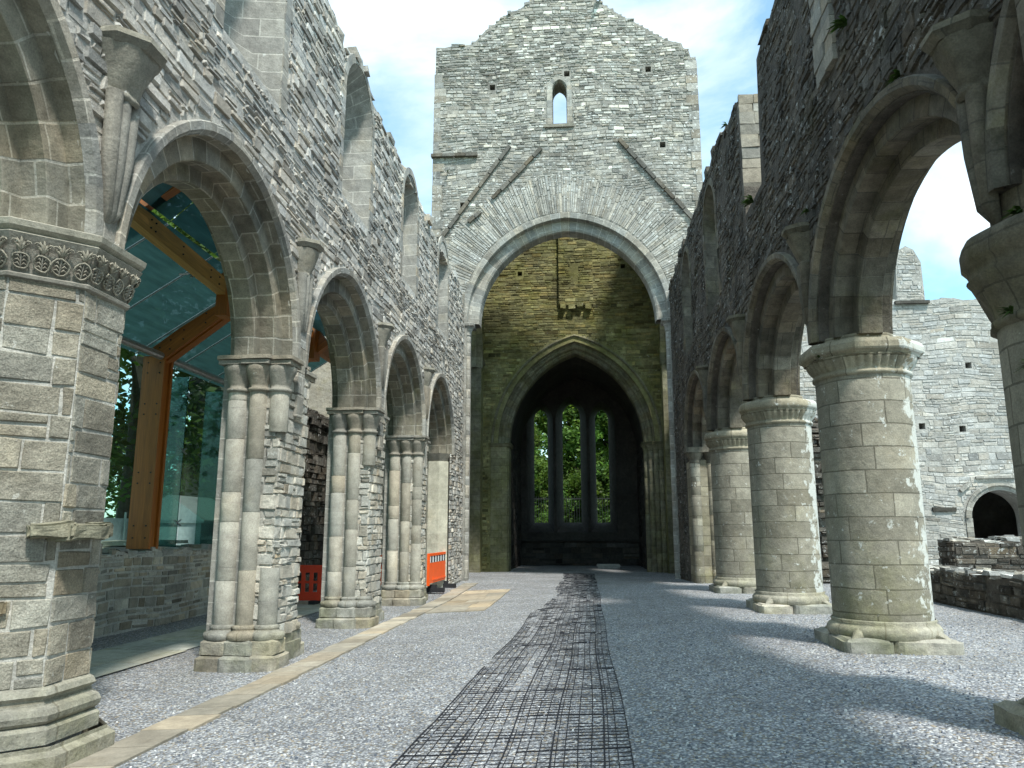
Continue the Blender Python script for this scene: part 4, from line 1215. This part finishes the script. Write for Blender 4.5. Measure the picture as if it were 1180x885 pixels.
arch_ring(mb, BF, 13.1, 2.15, 1.12, 1.1, [(0, -.02), (0, .08), (.08, .08), (.1, .02), (.18, .02), (.2, -.2)], 13, 0, .006)
for s in (-1, 1):
    z = .3
    while z < 2.13:
        e = min(z + ur(.25, .4), 2.15); mb.box(BF.p(13.1 + s * 1.02, (z + e) / 2, -.02), (.1, .06, (e - z) / 2 - .004), None, stone_tint(.1), 0, .005); z = e
mb.beam(BF.p(11.9, 3.0, .05), BF.p(12.2, 3.25, .05), .12, .1, (0, -1, 0)); mb.beam(BF.p(12.4, 3.42, .04), BF.p(13.6, 3.44, .04), .07, .1, (0, -1, 0))
mb.build('door_surround', 'ashlar', south_tr)
mb = MB(); mb.box((11.0, 25.97, 9.28), (.55, .1, .05), None, (.6, .6, .6)); mb.build('string_course', 'drip', south_tr); mb = MB(); mb.box((11.35, 25.98, 2.42), (.36, .05, .07), None, (.5, .5, .48), 0, .01)
mb.build('sill_stone', 'drip', south_tr)
mb = MB()
mb.box((12.6, 34.5, 4), (9.6, .5, 4.3), None, (1, 1, 1)); mb.build('inner_wall', 'towermortar', south_tr)
mb = MB(); mb.box((13, 30.4, 8.3), (8.8, 3.4, .12), None, (1, 1, 1)); mb.build('shade_ceiling', 'towermortar', south_tr)  # unseen flat slab, added so the doorway and side arch look dark
mb = MB(); mb.box((22.4, 30.4, 4), (.5, 4.4, 4.3), None, (1, 1, 1)); mb.build('inner_wall', 'towermortar', south_tr)
north_tr = thing('transept_wall', 'enclosed transept walls with a roof added to darken them, behind the north arch of the crossing', 'wall', (-8, 28.5, 0))
mb = MB()
mb.box((-9.6, 25.7, 4.4), (4.0, .5, 4.6), None, (1, 1, 1)); mb.build('wall', 'lowrubble', north_tr); mb = MB(); mb.box((-13.2, 30, 4.4), (.5, 4, 4.6), None, (1, 1, 1)); mb.build('wall', 'lowrubble', north_tr); mb = MB(); mb.box((-9.6, 34, 4.4), (4.0, .5, 4.6), None, (1, 1, 1))
mb.build('wall', 'lowrubble', north_tr); mb = MB()
mb.box((-9.3, 30, 8.9), (3.5, 3.8, .15), None, (1, 1, 1))
mb.build('roof', 'lowrubble', north_tr)  # unseen roof, added to keep daylight out behind the north arch

random.seed(106)
# ------------------------------------------------------------------ ruined stumps and low walls
def rubble_block(name, label, cat, x0, x1, y0, y1, z0, top, mats, faces='wnse', h=(.08, .2), l=(.15, .5), spread=.25, prot=(0, .05), capm=None, capspread=.25, gap=.012):
    """top: list of (t, z) along the longer side"""
    t0 = thing(name, label, cat, ((x0 + x1) / 2, (y0 + y1) / 2, z0))
    alongx = (x1 - x0) > (y1 - y0)
    mb = MB(); tp = jag(top, .3, .06)
    if alongx: fr = Fr((0, y0, 0), (1, 0, 0), (0, 0, 1), (0, -1, 0)); plate(mb, fr, tp + [(x1, z0 - .3), (x0, z0 - .3)], [], 0, -(y1 - y0))
    else: fr = Fr((x0, 0, 0), (0, 1, 0), (0, 0, 1), (-1, 0, 0)); plate(mb, fr, tp + [(y1, z0 - .3), (y0, z0 - .3)], [], 0, -(x1 - x0))
    mb.build('core', mats[0], t0)
    mb = MB(); zt = max(p[1] for p in top)
    def okx(u, v): return v < top_at(tp, u) - .01
    if alongx:
        rubble(mb, fr, x0, x1, z0, zt, okx, h, l, prot, spread=spread, gap=gap)
        e0 = top_at(tp, x0); rubble(mb, Fr((x0, 0, 0), (0, 1, 0), (0, 0, 1), (-1, 0, 0)), y0, y1, z0, e0, lambda u, v: True, h, l, prot, spread=spread, gap=gap)
        e0 = top_at(tp, x1); rubble(mb, Fr((x1, 0, 0), (0, 1, 0), (0, 0, 1), (1, 0, 0)), y0, y1, z0, e0, lambda u, v: True, h, l, prot, spread=spread, gap=gap)
    else:
        rubble(mb, fr, y0, y1, z0, zt, okx, h, l, prot, spread=spread, gap=gap)
        rubble(mb, Fr((x1, 0, 0), (0, 1, 0), (0, 0, 1), (1, 0, 0)), y0, y1, z0, zt, okx, h, l, prot, spread=spread, gap=gap)
        e0 = top_at(tp, y0); rubble(mb, Fr((0, y0, 0), (1, 0, 0), (0, 0, 1), (0, -1, 0)), x0, x1, z0, e0, lambda u, v: True, h, l, prot, spread=spread, gap=gap)
    mb.build('rubble_face', mats[1], t0)
    mb = MB()
    # capping: a bed of flat stones over the whole top
    u = tp[0][0]
    lo, hi = (y0, y1) if alongx else (x0, x1)
    while u < tp[-1][0] - .05:
        l_ = min(ur(.16, .42), tp[-1][0] - u); w = lo
        while w < hi - .03:
            ww = min(ur(.16, .4), hi - w); hh = ur(.02, .055)
            c = (u + l_ / 2, w + ww / 2, top_at(tp, u + l_ / 2) + ur(-.02, .03)) if alongx else (w + ww / 2, u + l_ / 2, top_at(tp, u + l_ / 2) + ur(-.02, .03))
            hv = (l_ / 2, ww / 2, hh) if alongx else (ww / 2, l_ / 2, hh)
            mb.box(c, hv, None, stone_tint(capspread), 0, .02)
            w += ww
        u += l_
    mb.build('coping', capm or mats[1], t0)
    return t0
rubble_block('low_wall', 'long low dark rubble wall with pale stone top beside the nearest full round column', 'low wall', 6.6, 7.4, 10.2, 17.2, .39, [(10.2, 1.0), (13, 1.0), (17.2, .98)], ('darkmortar', 'darkrubble'), capm='palerubble', capspread=.35)
rubble_block('low_wall', 'short dark rubble wall behind the long low wall, in front of the doorway', 'low wall', 8.35, 13.5, 18.8, 19.6, .39, [(8.35, 1.5), (10, 1.56), (13.5, 1.56)], ('darkmortar', 'darkrubble'), capm='palerubble', capspread=.35)
rubble_block('wall_stump', 'ragged dark ruined wall stump between the round columns and the pale wall', 'ruined wall', 5.75, 7.0, 22.2, 25.9, .39, [(22.2, 4.3), (23, 4.7), (24.5, 5.4), (25.9, 5.9)], ('darkmortar', 'darkrubble'), prot=(0, .16), h=(.1, .26))
rubble_block('low_wall', 'squared brown rubble wall carrying the glass shelter behind the north arches', 'low wall', -8.6, -8.0, 2.0, 19.0, 0, [(2, 1.36), (19, 1.34)], ('mortar', 'lowrubble'), spread=.26, h=(.09, .24), l=(.12, .42), prot=(0, .02), gap=.028, capm='ashlar', capspread=.08)
rubble_block('ruined_wall', 'tall mossy dark ruin seen through the north arches behind the red barrier', 'ruined wall', -9.2, -7.9, 19.05, 25.2, 0, [(19.05, 3.9), (20, 4.7), (21.5, 5.2), (25.2, 5.0)], ('darkmortar', 'darkrubble'), prot=(0, .18), h=(.12, .3), l=(.2, .6))

random.seed(107)
# ------------------------------------------------------------------ plastic mesh mat on the gravel
mb = MB()
def mat_edges(y):
    P = [(3.5, -1.38), (8, -1.26), (11.5, -1.12), (18.6, -1.05), (25, -1.1), (33, -1.2)]
    return top_at(P, y), .27 + .01 * math.sin(y * .4)
def strip(a, b, w, zo):
    a = Vector(a); b = Vector(b); d = (b - a); d.z = 0
    if d.length < 1e-4: return
    s_ = Vector((-d.y, d.x, 0)).normalized() * w / 2
    T = [a - s_, b - s_, b + s_, a + s_]
    h = Vector((0, 0, zo))
    mb.face([p + h for p in T])
    lo = Vector((0, 0, -.012))
    for k in range(4): mb.face([T[k] + h, T[(k + 1) % 4] + h, T[(k + 1) % 4] + lo, T[k] + lo])
NLONG = 18
def mpt(k, y):
    x0, x1 = mat_edges(y); x = x0 + (x1 - x0) * k / NLONG + .012 * math.sin(y * 1.1 + (k // 5) * 2) * (1 if k % 4 else 1.3)
    return Vector((x, y, gf(x, y)))
def buried(k, y):
    n = mnoise.noise(Vector((k * .25, y * .5, 5.5))) + .5 * mnoise.noise(Vector((k * .8, y * 1.3, 9)))
    lim = -.72
    if y > 8: lim += .10 * (y - 8) * max(0, 1 - k / 6.)
    return n < lim
y = 3.6; row = 0
while y < 31.5:
    st = .095
    heavy = (row % 11 == 0)
    for k in range(NLONG + 1):
        thick = (k % 4 == 0)
        if not buried(k, y):
            strip(mpt(k, y), mpt(k, y + st), .012 if thick else .0075, .007 if thick else .005)
            if thick and k < NLONG:
                q = Vector((.03, 0, 0)); strip(mpt(k, y) + q, mpt(k, y + st) + q, .006, .006)
        if k < NLONG and not buried(k + .5, y) and R() < (.97 if heavy else max(.6, .97 - max(0, y - 7) * .05)):
            strip(mpt(k, y), mpt(k + 1, y), .014 if heavy else .007, .008 if heavy else .0045)
    y += st; row += 1
o = tag(mb.build('ground_mat', 'meshblack'), 'long black plastic mesh mat laid on the gravel down the nave', 'mesh mat')

random.seed(108)
# ------------------------------------------------------------------ NORTH GLASS AND TIMBER SHELTER
sh = thing('glass_shelter', 'modern timber and green glass shelter roofing the north aisle behind the arches', 'shelter', (-8.2, 13, 1.36))
def bolts(mb, pts, nrm):
    n = Vector(nrm).normalized()
    for p in pts: mb.tube([Vector(p) - n * .01, Vector(p) + n * .014], .014, 7, m=1)
FY = [8.4, 13.85, 18.4]
XPOST = -8.2; XRID = -6.5
mb_roof = None
for Yf in FY[:2]:
    mb = MB()
    mb.beam((XPOST - .06, Yf, 1.40), (XPOST - .06, Yf, 5.05), .17, .44, (1, 0, 0)); mb.beam((XPOST + .0, Yf - .13, 1.40), (XPOST + .0, Yf - .13, 5.02), .07, .40, (1, 0, 0)); mb.beam((XPOST + .0, Yf + .13, 1.40), (XPOST + .0, Yf + .13, 5.02), .07, .40, (1, 0, 0))
    bolts(mb, [(XPOST + dx, Yf - .165, 1.5 + z) for dx in (-.12, .12) for z in (.1, .32, 1.1, 1.3, 2.4, 2.6, 3.2, 3.4)], (0, -1, 0))
    mb.build('post', ['timber', 'iron'], sh)
    mb = MB()
    a = Vector((XPOST - .05, Yf, 5.0)); b = Vector((XRID - .05, Yf, 6.26))
    for dy, w in ((0, .14), (-.13, .08), (.13, .08)): mb.beam(a + Vector((0, dy, -.0)), b + Vector((0, dy, 0)), w, .38 if dy == 0 else .33, (0, 0, 1))
    bolts(mb, [a + (b - a) * t + Vector((0, -.175, z)) for t in (.08, .2, .35, .6, .8, .95) for z in (-.09, .09)], (0, -1, 0))
    mb.build('rafter', ['timber', 'iron'], sh)
mb = MB()
a = Vector((XRID, 6.5, 6.5)); b = Vector((XRID - .02, 12.85, 6.08))
mb.beam(a, b, .16, .30)
bolts(mb, [a + (b - a) * t + Vector((.085, 0, z)) for t in (.45, .6, .62, .75, .9, .95) for z in (-.06, .07)], (1, 0, 0))
mb.build('purlin', ['timberlight', 'iron'], sh)
mb = MB(); mb.beam((XRID, 12.95, 5.55), (XRID, 12.95, 6.35), .22, .30, (0, 1, 0)); mb.build('king_block', 'timber', sh)
for y_, z_ in ((10.2, 6.45), (13.6, 6.25)):
    mb = MB(); mb.beam((XRID - .2 * (y_ < 11), y_, z_), (-5.35, y_, z_ + .88), .16, .3); mb.build('upper_rafter', 'timber', sh)
mb = MB(); mb.beam((XRID, 13.2, 6.2), (XRID, 19.5, 6.2), .16, .34); mb.build('purlin', 'timber', sh)
mb = MB(); mb.beam((XRID, 17.4, 5.75), (XRID, 17.4, 6.6), .3, .4, (0, 1, 0)); mb.build('king_block', 'timber', sh)
mb = MB(); mb.beam((XRID - .9, 17.5, 5.4), (XRID + .3, 17.5, 6.3), .2, .42); mb.build('rafter', 'timber', sh)
mb = MB(); mb.tube([(XPOST + .12, 2, 5.03), (XPOST + .12, 19.6, 5.03)], .075, 12); mb.build('eave_pipe', 'steel', sh)
for q in ([(XPOST + .1, 17.05, 4.3), (XRID, 14.05, 5.7)], [(-8.0, 17.9, 4.6), (-6.6, 17.2, 5.35)]):
    mb = MB(); mb.tube(q, .04, 8); mb.build('tie_rod', 'steel', sh)
def quad_panel(P, nu, name, mat, parent, gap=.012):
    P = [Vector(p) for p in P]
    def at(u, v): return P[0] * (1 - u) * (1 - v) + P[1] * u * (1 - v) + P[2] * u * v + P[3] * (1 - u) * v
    lu = (P[1] - P[0]).length; lv = (P[3] - P[0]).length
    for i in range(nu):
        mb = MB(); u0, u1 = i / nu + gap / lu, (i + 1) / nu - gap / lu
        mb.face([at(u0, 0), at(u1, 0), at(u1, 1), at(u0, 1)], [(u0 * lu, 0), (u1 * lu, 0), (u1 * lu, lv), (u0 * lu, lv)])
        mb.build(name, mat, parent)
quad_panel([(XPOST - .35, 2, 5.08), (XPOST - .35, 19.4, 5.08), (XRID + .1, 19.4, 6.42), (XRID + .1, 2, 6.42)], 12, 'roof_pane', 'roofglass', sh)
quad_panel([(XRID + .14, 2, 6.46), (XRID + .14, 19.4, 6.46), (-5.15, 19.4, 7.5), (-5.15, 2, 7.5)], 12, 'roof_pane', 'roofglass', sh)
for k in range(13):
    y = 2 + 17.4 * k / 12
    mb = MB(); mb.beam((XPOST - .35, y, 5.07), (XRID + .1, y, 6.41), .02, .03); mb.build('glazing_bar', 'steel', sh)
for k in (3, 5, 7, 9):
    mb = MB(); y = 2 + 17.4 * k / 12; mb.tube([(XRID - .25, y, 6.05), (XRID - .25, y, 6.2)], .03, 6); mb.tube([(XRID - .4, y - .14, 6.06), (XRID - .25, y, 6.12), (XRID - .1, y + .14, 6.2)], .02, 6); mb.build('glass_clamp', 'steel', sh)
quad_panel([(XPOST - .3, 2, 1.36), (XPOST - .3, 19.0, 1.36), (XPOST - .3, 19.0, 5.05), (XPOST - .3, 2, 5.05)], 10, 'wall_pane', 'wallglass', sh)
for y in (10.5, 12.3, 15.55, 17.3):
    mb = MB(); mb.beam((XPOST - .55, y, 1.37), (XPOST - .55, y, 5.0), .025, .5, (1, 0, 0)); mb.build('glass_fin', 'finglass', sh)
for y in (12.3, 15.55):
    for z in (1.9, 3.4, 4.6):
        mb = MB(); mb.tube([(XPOST - .33, y - .1, z - .06), (XPOST - .28, y + .1, z + .06)], .016, 6); mb.tube([(XPOST - .33, y - .1, z + .06), (XPOST - .28, y + .1, z - .06)], .016, 6); mb.build('glass_clamp', 'steel', sh)

# things behind the glass
t0 = thing('shed', 'small grey metal shed with pitched roof standing behind the glass wall', 'shed', (-10.6, 20.0, 0))
mb = MB(); mb.box((-10.6, 20, 1.0), (.9, 1.1, 1.0), None); mb.build('wall', 'shed', t0)
mb = MB(); fr = Fr((0, 18.85, 0), (1, 0, 0), (0, 0, 1), (0, -1, 0)); plate(mb, fr, [(-11.6, 2.0), (-10.6, 2.65), (-9.6, 2.0), (-9.6, 1.93), (-11.6, 1.93)], [], 0, -2.3); mb.build('roof', 'steel', t0)
def stone_stack(x, y, label, n, w):
    mb = MB(); 
    for k in range(n):
        z = .0 + k * .11
        yy = y - w
        while yy < y + w:
            l = ur(.3, .7); mb.box((x + ur(-.1, .1), yy + l / 2, z + .05), (ur(.25, .4), l / 2, .045), Matrix.Rotation(ur(-.1, .1), 3, 'Z'), stone_tint(.25, .08), 0, .02); yy += l
    tag(mb.build('stone_stack', 'palerubble', loc=(x, y, 0)), label, 'stone stack', 'stacks of flat stones behind the glass')
ft = thing('fence', 'grey metal sheet fence standing behind the stone stacks and the glass wall', 'fence', (-11.6, 16, 0))
for k in range(7):
    mb = MB(); mb.box((-11.65, 8.2 + k * 1.9, 1.1), (.02, .93, .95)); mb.build('panel', 'shed', ft)
    mb = MB(); mb.tube([(-11.58, 7.25 + k * 1.9, 0), (-11.58, 7.25 + k * 1.9, 2.2)], .03, 7); mb.build('post', 'steel', ft)
stone_stack(-9.5, 12.6, 'stack of flat buff stones left of the timber post, behind the glass', 14, 1.2)
stone_stack(-9.6, 16.2, 'stack of flat pale stones between the timber post and the grey shed', 14, 1.1)

# ------------------------------------------------------------------ barriers
def barrier_a(x, y, z):
    t0 = thing('barrier', 'red plastic barrier with upright slots standing in the north aisle behind the pier', 'barrier', (x, y, z))
    mb = MB(); w = 1.0
    mb.box((x, y, z + .80), (w, .022, .055)); mb.box((x, y, z + .885), (w, .034, .035)); mb.box((x, y, z + .19), (w, .022, .10))
    n = 10
    for k in range(n + 1): mb.box((x - w + 2 * w * k / n, y, z + .52), (.045, .02, .24))
    mb.box((x, y, z + .52), (w, .004, .03))
    mb.build('panel', 'redorange', t0)
    for s in (-1, 1):
        mb = MB(); mb.box((x + s * .72, y, z + .045), (.08, .26, .05), None, (1, 1, 1), 0, .006); mb.build('foot', 'rubber', t0)
barrier_a(-7.25, 18.6, 0)
def barrier_b(p0, p1, z, label):
    p0 = Vector(p0); p1 = Vector(p1); d = (p1 - p0).normalized(); L_ = (p1 - p0).length; c = (p0 + p1) / 2
    n = Vector((d.y, -d.x, 0))
    ang = math.atan2(d.y, d.x); rot = Matrix.Rotation(ang, 3, 'Z')
    t0 = thing('barrier', label, 'barrier', (c.x, c.y, z), 'orange barriers by the far north pier')
    def P(u, v, zz): return Vector((c.x, c.y, z + zz)) + d * u + n * v
    mb = MB(); h = L_ / 2
    mb.box(P(0, 0, .55), (h, .025, .27), rot); mb.box(P(0, 0, 1.04), (h, .03, .035), rot)
    for u in (-h + .04, h - .04): mb.box(P(u, 0, .65), (.045, .034, .42), rot)
    mb.box(P(0, .03, .36), (h * .6, .008, .02), rot); mb.box(P(-h * .62, .03, .40), (.03, .008, .05), rot); mb.box(P(h * .62, .03, .40), (.03, .008, .05), rot)
    mb.build('panel', 'orange', t0)
    mb = MB(); k = 0; nst = max(3, int(L_ / .18)); 
    for k in range(nst):
        u = -h + .09 + (L_ - .18) * (k + .5) / nst
        mb.box(P(u, 0, .915), ((L_ - .18) / nst / 2 - .003, .02, .085), rot, (1, 1, 1), k % 2)
    mb.build('reflective_strip', ['white', 'rubber'], t0)
    for u in (-h * .6, h * .6):
        mb = MB(); mb.box(P(u, 0, .09), (.09, .34, .06), rot, (1, 1, 1), 0, .006); mb.box(P(u, .0, .17), (.07, .12, .06), rot, (1, 1, 1), 0, .006); mb.build('foot', 'rubber', t0)
barrier_b((-4.26, 20.9, 0), (-4.2, 23.7, 0), g(-4.2, 22), 'orange barrier panel with black and white strip, facing the nave by the far pier')
barrier_b((-4.42, 20.9, 0), (-5.6, 20.75, 0), g(-4.2, 21), 'orange barrier panel half hidden behind the far clustered pier')

# ------------------------------------------------------------------ railing and trees to the east
rl = thing('railing', 'dark iron railing fence seen through the chancel lancets, below the trees', 'railing', (-.5, 46, 2))
mb = MB(); x = -7
while x < 6:
    mb.tube([(x, 46, 1.5), (x, 46, 3.8)], .014, 5); x += .15
for z in (1.9, 3.65): mb.beam((-7, 46, z), (6, 46, z), .02, .05)
mb.build('bars', 'iron', rl)

def leaf_mesh(mb, P, size, tint, rnd):
    a = Vector((rnd.gauss(0, 1), rnd.gauss(0, 1), rnd.gauss(0, .6))).normalized()
    n = Vector((rnd.gauss(0, 1), rnd.gauss(0, 1), rnd.gauss(.6, 1)))
    b = a.cross(n)
    if b.length < 1e-3: return
    b.normalize(); l = size * rnd.uniform(.7, 1.4); w = l * .5
    mb.face([P - a * l * .5, P + b * w * .5, P + a * l * .5, P - b * w * .5], None, tint)
def tree(label, x, y, z0, h, r, nclump, nleaf, leafsize, seed, mat='leaf', trunk=.25, crown0=.25, cat='tree', shape='round', group='trees around the abbey', tone=1.):
    rnd = random.Random(seed)
    t0 = thing(cat, label, cat, (x, y, z0), group)
    mb = MB()
    pts = [Vector((x, y, z0 - .3))]
    for k in range(1, 7): pts.append(Vector((x + rnd.uniform(-.15, .15) * k * .5, y + rnd.uniform(-.15, .15) * k * .5, z0 + h * .85 * k / 6)))
    mb.tube(pts, [trunk * (1 - .13 * k) for k in range(7)], 9)
    limbs = []
    for k in range(9):
        t = rnd.uniform(.25, .85); i = int(t * 6); b = pts[i].lerp(pts[min(6, i + 1)], t * 6 - i); a = rnd.uniform(0, 6.28)
        l = r * rnd.uniform(.5, .85); e = b + Vector((math.cos(a) * l, math.sin(a) * l, l * rnd.uniform(.2, .8)))
        mb.tube([b, b.lerp(e, .5) + Vector((0, 0, .1 * l)), e], [trunk * .45 * (1 - t * .5), trunk * .3 * (1 - t * .5), trunk * .1], 6)
        limbs.append(e)
    mb.build('trunk', 'bark', t0)
    mb = MB()
    for c in range(nclump):
        t = rnd.random()
        zz = z0 + h * (crown0 + (1 - crown0) * t)
        if shape == 'cone': rad = r * (1.05 - t) 
        else: rad = r * math.sqrt(max(.05, 1 - (2 * t - .9) ** 2))
        a = rnd.uniform(0, 6.28); q = rad * math.sqrt(rnd.uniform(.15, 1)) * rnd.uniform(.8, 1.12)
        C = Vector((x + math.cos(a) * q, y + math.sin(a) * q, zz))
        cr = r * rnd.uniform(.16, .30); tv = rnd.uniform(.6, 1.45) * tone; ty = rnd.uniform(-.12, .15)
        for k in range(nleaf):
            d = Vector((rnd.gauss(0, 1), rnd.gauss(0, 1), rnd.gauss(0, .75)))
            d = d.normalized() * cr * rnd.uniform(.35, 1.1)
            if shape == 'droop': d.z -= rnd.random() * cr * 1.6
            v = tv * rnd.uniform(.7, 1.3)
            leaf_mesh(mb, C + d, leafsize, (v * (1 + ty), v, v * (1 - ty)), rnd)
    mb.build('crown', mat, t0)
    return t0
tree('tall dark conifer behind the left chancel lancet', -4.7, 50, 1.5, 15, 2.6, 230, 150, .26, 11, 'conifer', .25, .05, shape='cone', tone=1.7)
tree('broad bright green tree filling the middle chancel lancet', -.9, 53, 1.5, 15.6, 3.8, 260, 150, .32, 12, 'leaf', .3, .02, tone=1.45)
tree('leafy green tree behind the right chancel lancet', 2.3, 52, 1.5, 14.6, 3.4, 230, 150, .30, 13, 'leaf', .28, .02, tone=1.45)
tree('young green tree low between the railing and the tall trees', -3.6, 48.8, 1.5, 5.4, 1.7, 90, 100, .19, 14, 'leaf', .08, .1, tone=1.2)
for k_, (x_, y_, r_) in enumerate(((-5.6, 50.5, 1.5), (-2.6, 51, 1.6), (.8, 50.2, 1.6), (3.4, 50.6, 1.5))):
    tree(('low dark bush left of the conifer behind the railing', 'low dark bush between the conifer and the broad tree behind the railing', 'low dark bush below the broad bright tree behind the railing', 'low dark bush at the right end behind the railing')[k_], x_, y_, 1.5, 4.6, r_ + .9, 130, 130, .24, 40 + k_, 'leaf', .06, .0, cat='bush', group='bushes behind the railing', tone=.8)
tree('tall tree with dark drooping foliage behind the glass shelter', -13.2, 21.5, 0, 15, 4.6, 150, 90, .28, 21, 'conifer', .42, .32, shape='droop', tone=1.0)
tree('dark trunked tree close behind the glass beside the timber post', -12.2, 15.2, 0, 14, 3.6, 110, 90, .26, 22, 'leaf', .34, .36, tone=1.1)
tree('low green tree left of the timber post behind the glass', -14.5, 19.0, 0, 5.4, 2.3, 70, 90, .2, 23, 'leaf', .12, .05, tone=1.4)
tree('rounded green tree behind the grey shed', -17.5, 31, 0, 6.5, 3.2, 90, 90, .24, 24, 'leaf', .15, .1, tone=1.15)
tree('bushy green tree at the far end of the glass shelter', -13.6, 27, 0, 6.0, 2.8, 80, 90, .22, 25, 'leaf', .14, .05, tone=1.3)
tree('tall broad tree rising over the glass roof', -15, 11.5, 0, 15, 4.5, 110, 90, .3, 26, 'leaf', .35, .25, tone=.8)

random.seed(109)
# ------------------------------------------------------------------ plants growing on the walls
def tuft(x, y, z, n, label, ln=.18, nrm=(-1, 0, 0), fern=True):
    mb = MB(); nv = Vector(nrm)
    for k in range(n):
        a = ur(-1, 1); d = (nv * ur(.5, 1) + Vector((0, a, ur(-.1, .9)))).normalized()
        l = ln * .72 * ur(.4, 1.2); side = d.cross(Vector((0, 0, 1))).normalized()
        p0 = Vector((x, y, z)); p1 = p0 + d * l * .5 + Vector((0, 0, .06 * l)); p2 = p0 + d * l + Vector((0, 0, -.25 * l))
        v = ur(.6, 1.5); w = l * .11
        mb.face([p0 - side * w * .3, p1 - side * w, p1 + side * w, p0 + side * w * .3], None, (v, v, v))
        mb.face([p1 - side * w, p2 - side * w * .15, p2 + side * w * .15, p1 + side * w], None, (v, v, v))
    tag(mb.build('plant', 'weed', loc=(x, y, z)), label, 'plant', 'plants growing on the walls')
tuft(XR - .03, 7.78, 7.12, 40, 'green fern tuft high on the dark wall above the nearest south arch', .26)
tuft(XR - .03, 12.55, 7.2, 40, 'green fern clump below the broken window of the dark wall', .30)
tuft(XR - .03, 6.65, 5.78, 26, 'small weed growing on the hood of the nearest south arch', .16)
tuft(XR - .03, 9.6, 5.75, 24, 'tiny weeds growing between the first two south arches', .15)
tuft(XR + .0, 5.15, 3.80, 30, 'weed with a tall sprig growing on the nearest south capital', .16)
tuft(XR - .06, 5.3, 3.15, 26, 'green weed high on the shaft of the nearest south column', .14)
tuft(XR - .06, 5.15, 2.75, 26, 'green weed halfway down the nearest south column', .14)
tuft(XR - .06, 9.5, 3.8, 24, 'small fern on the capital of the second south column', .13)
tuft(.85, TY - .08, 21.05, 110, 'leafy bush growing on the broken top of the tower', .85, (0, -.6, .8))
tuft(-4.75, TY - .04, 14.45, 26, 'small green tuft on the tower face below the string course', .22, (0, -1, 0))
tuft(XR - .03, 14.3, 9.62, 20, 'grass tuft on the broken top of the dark wall', .2)
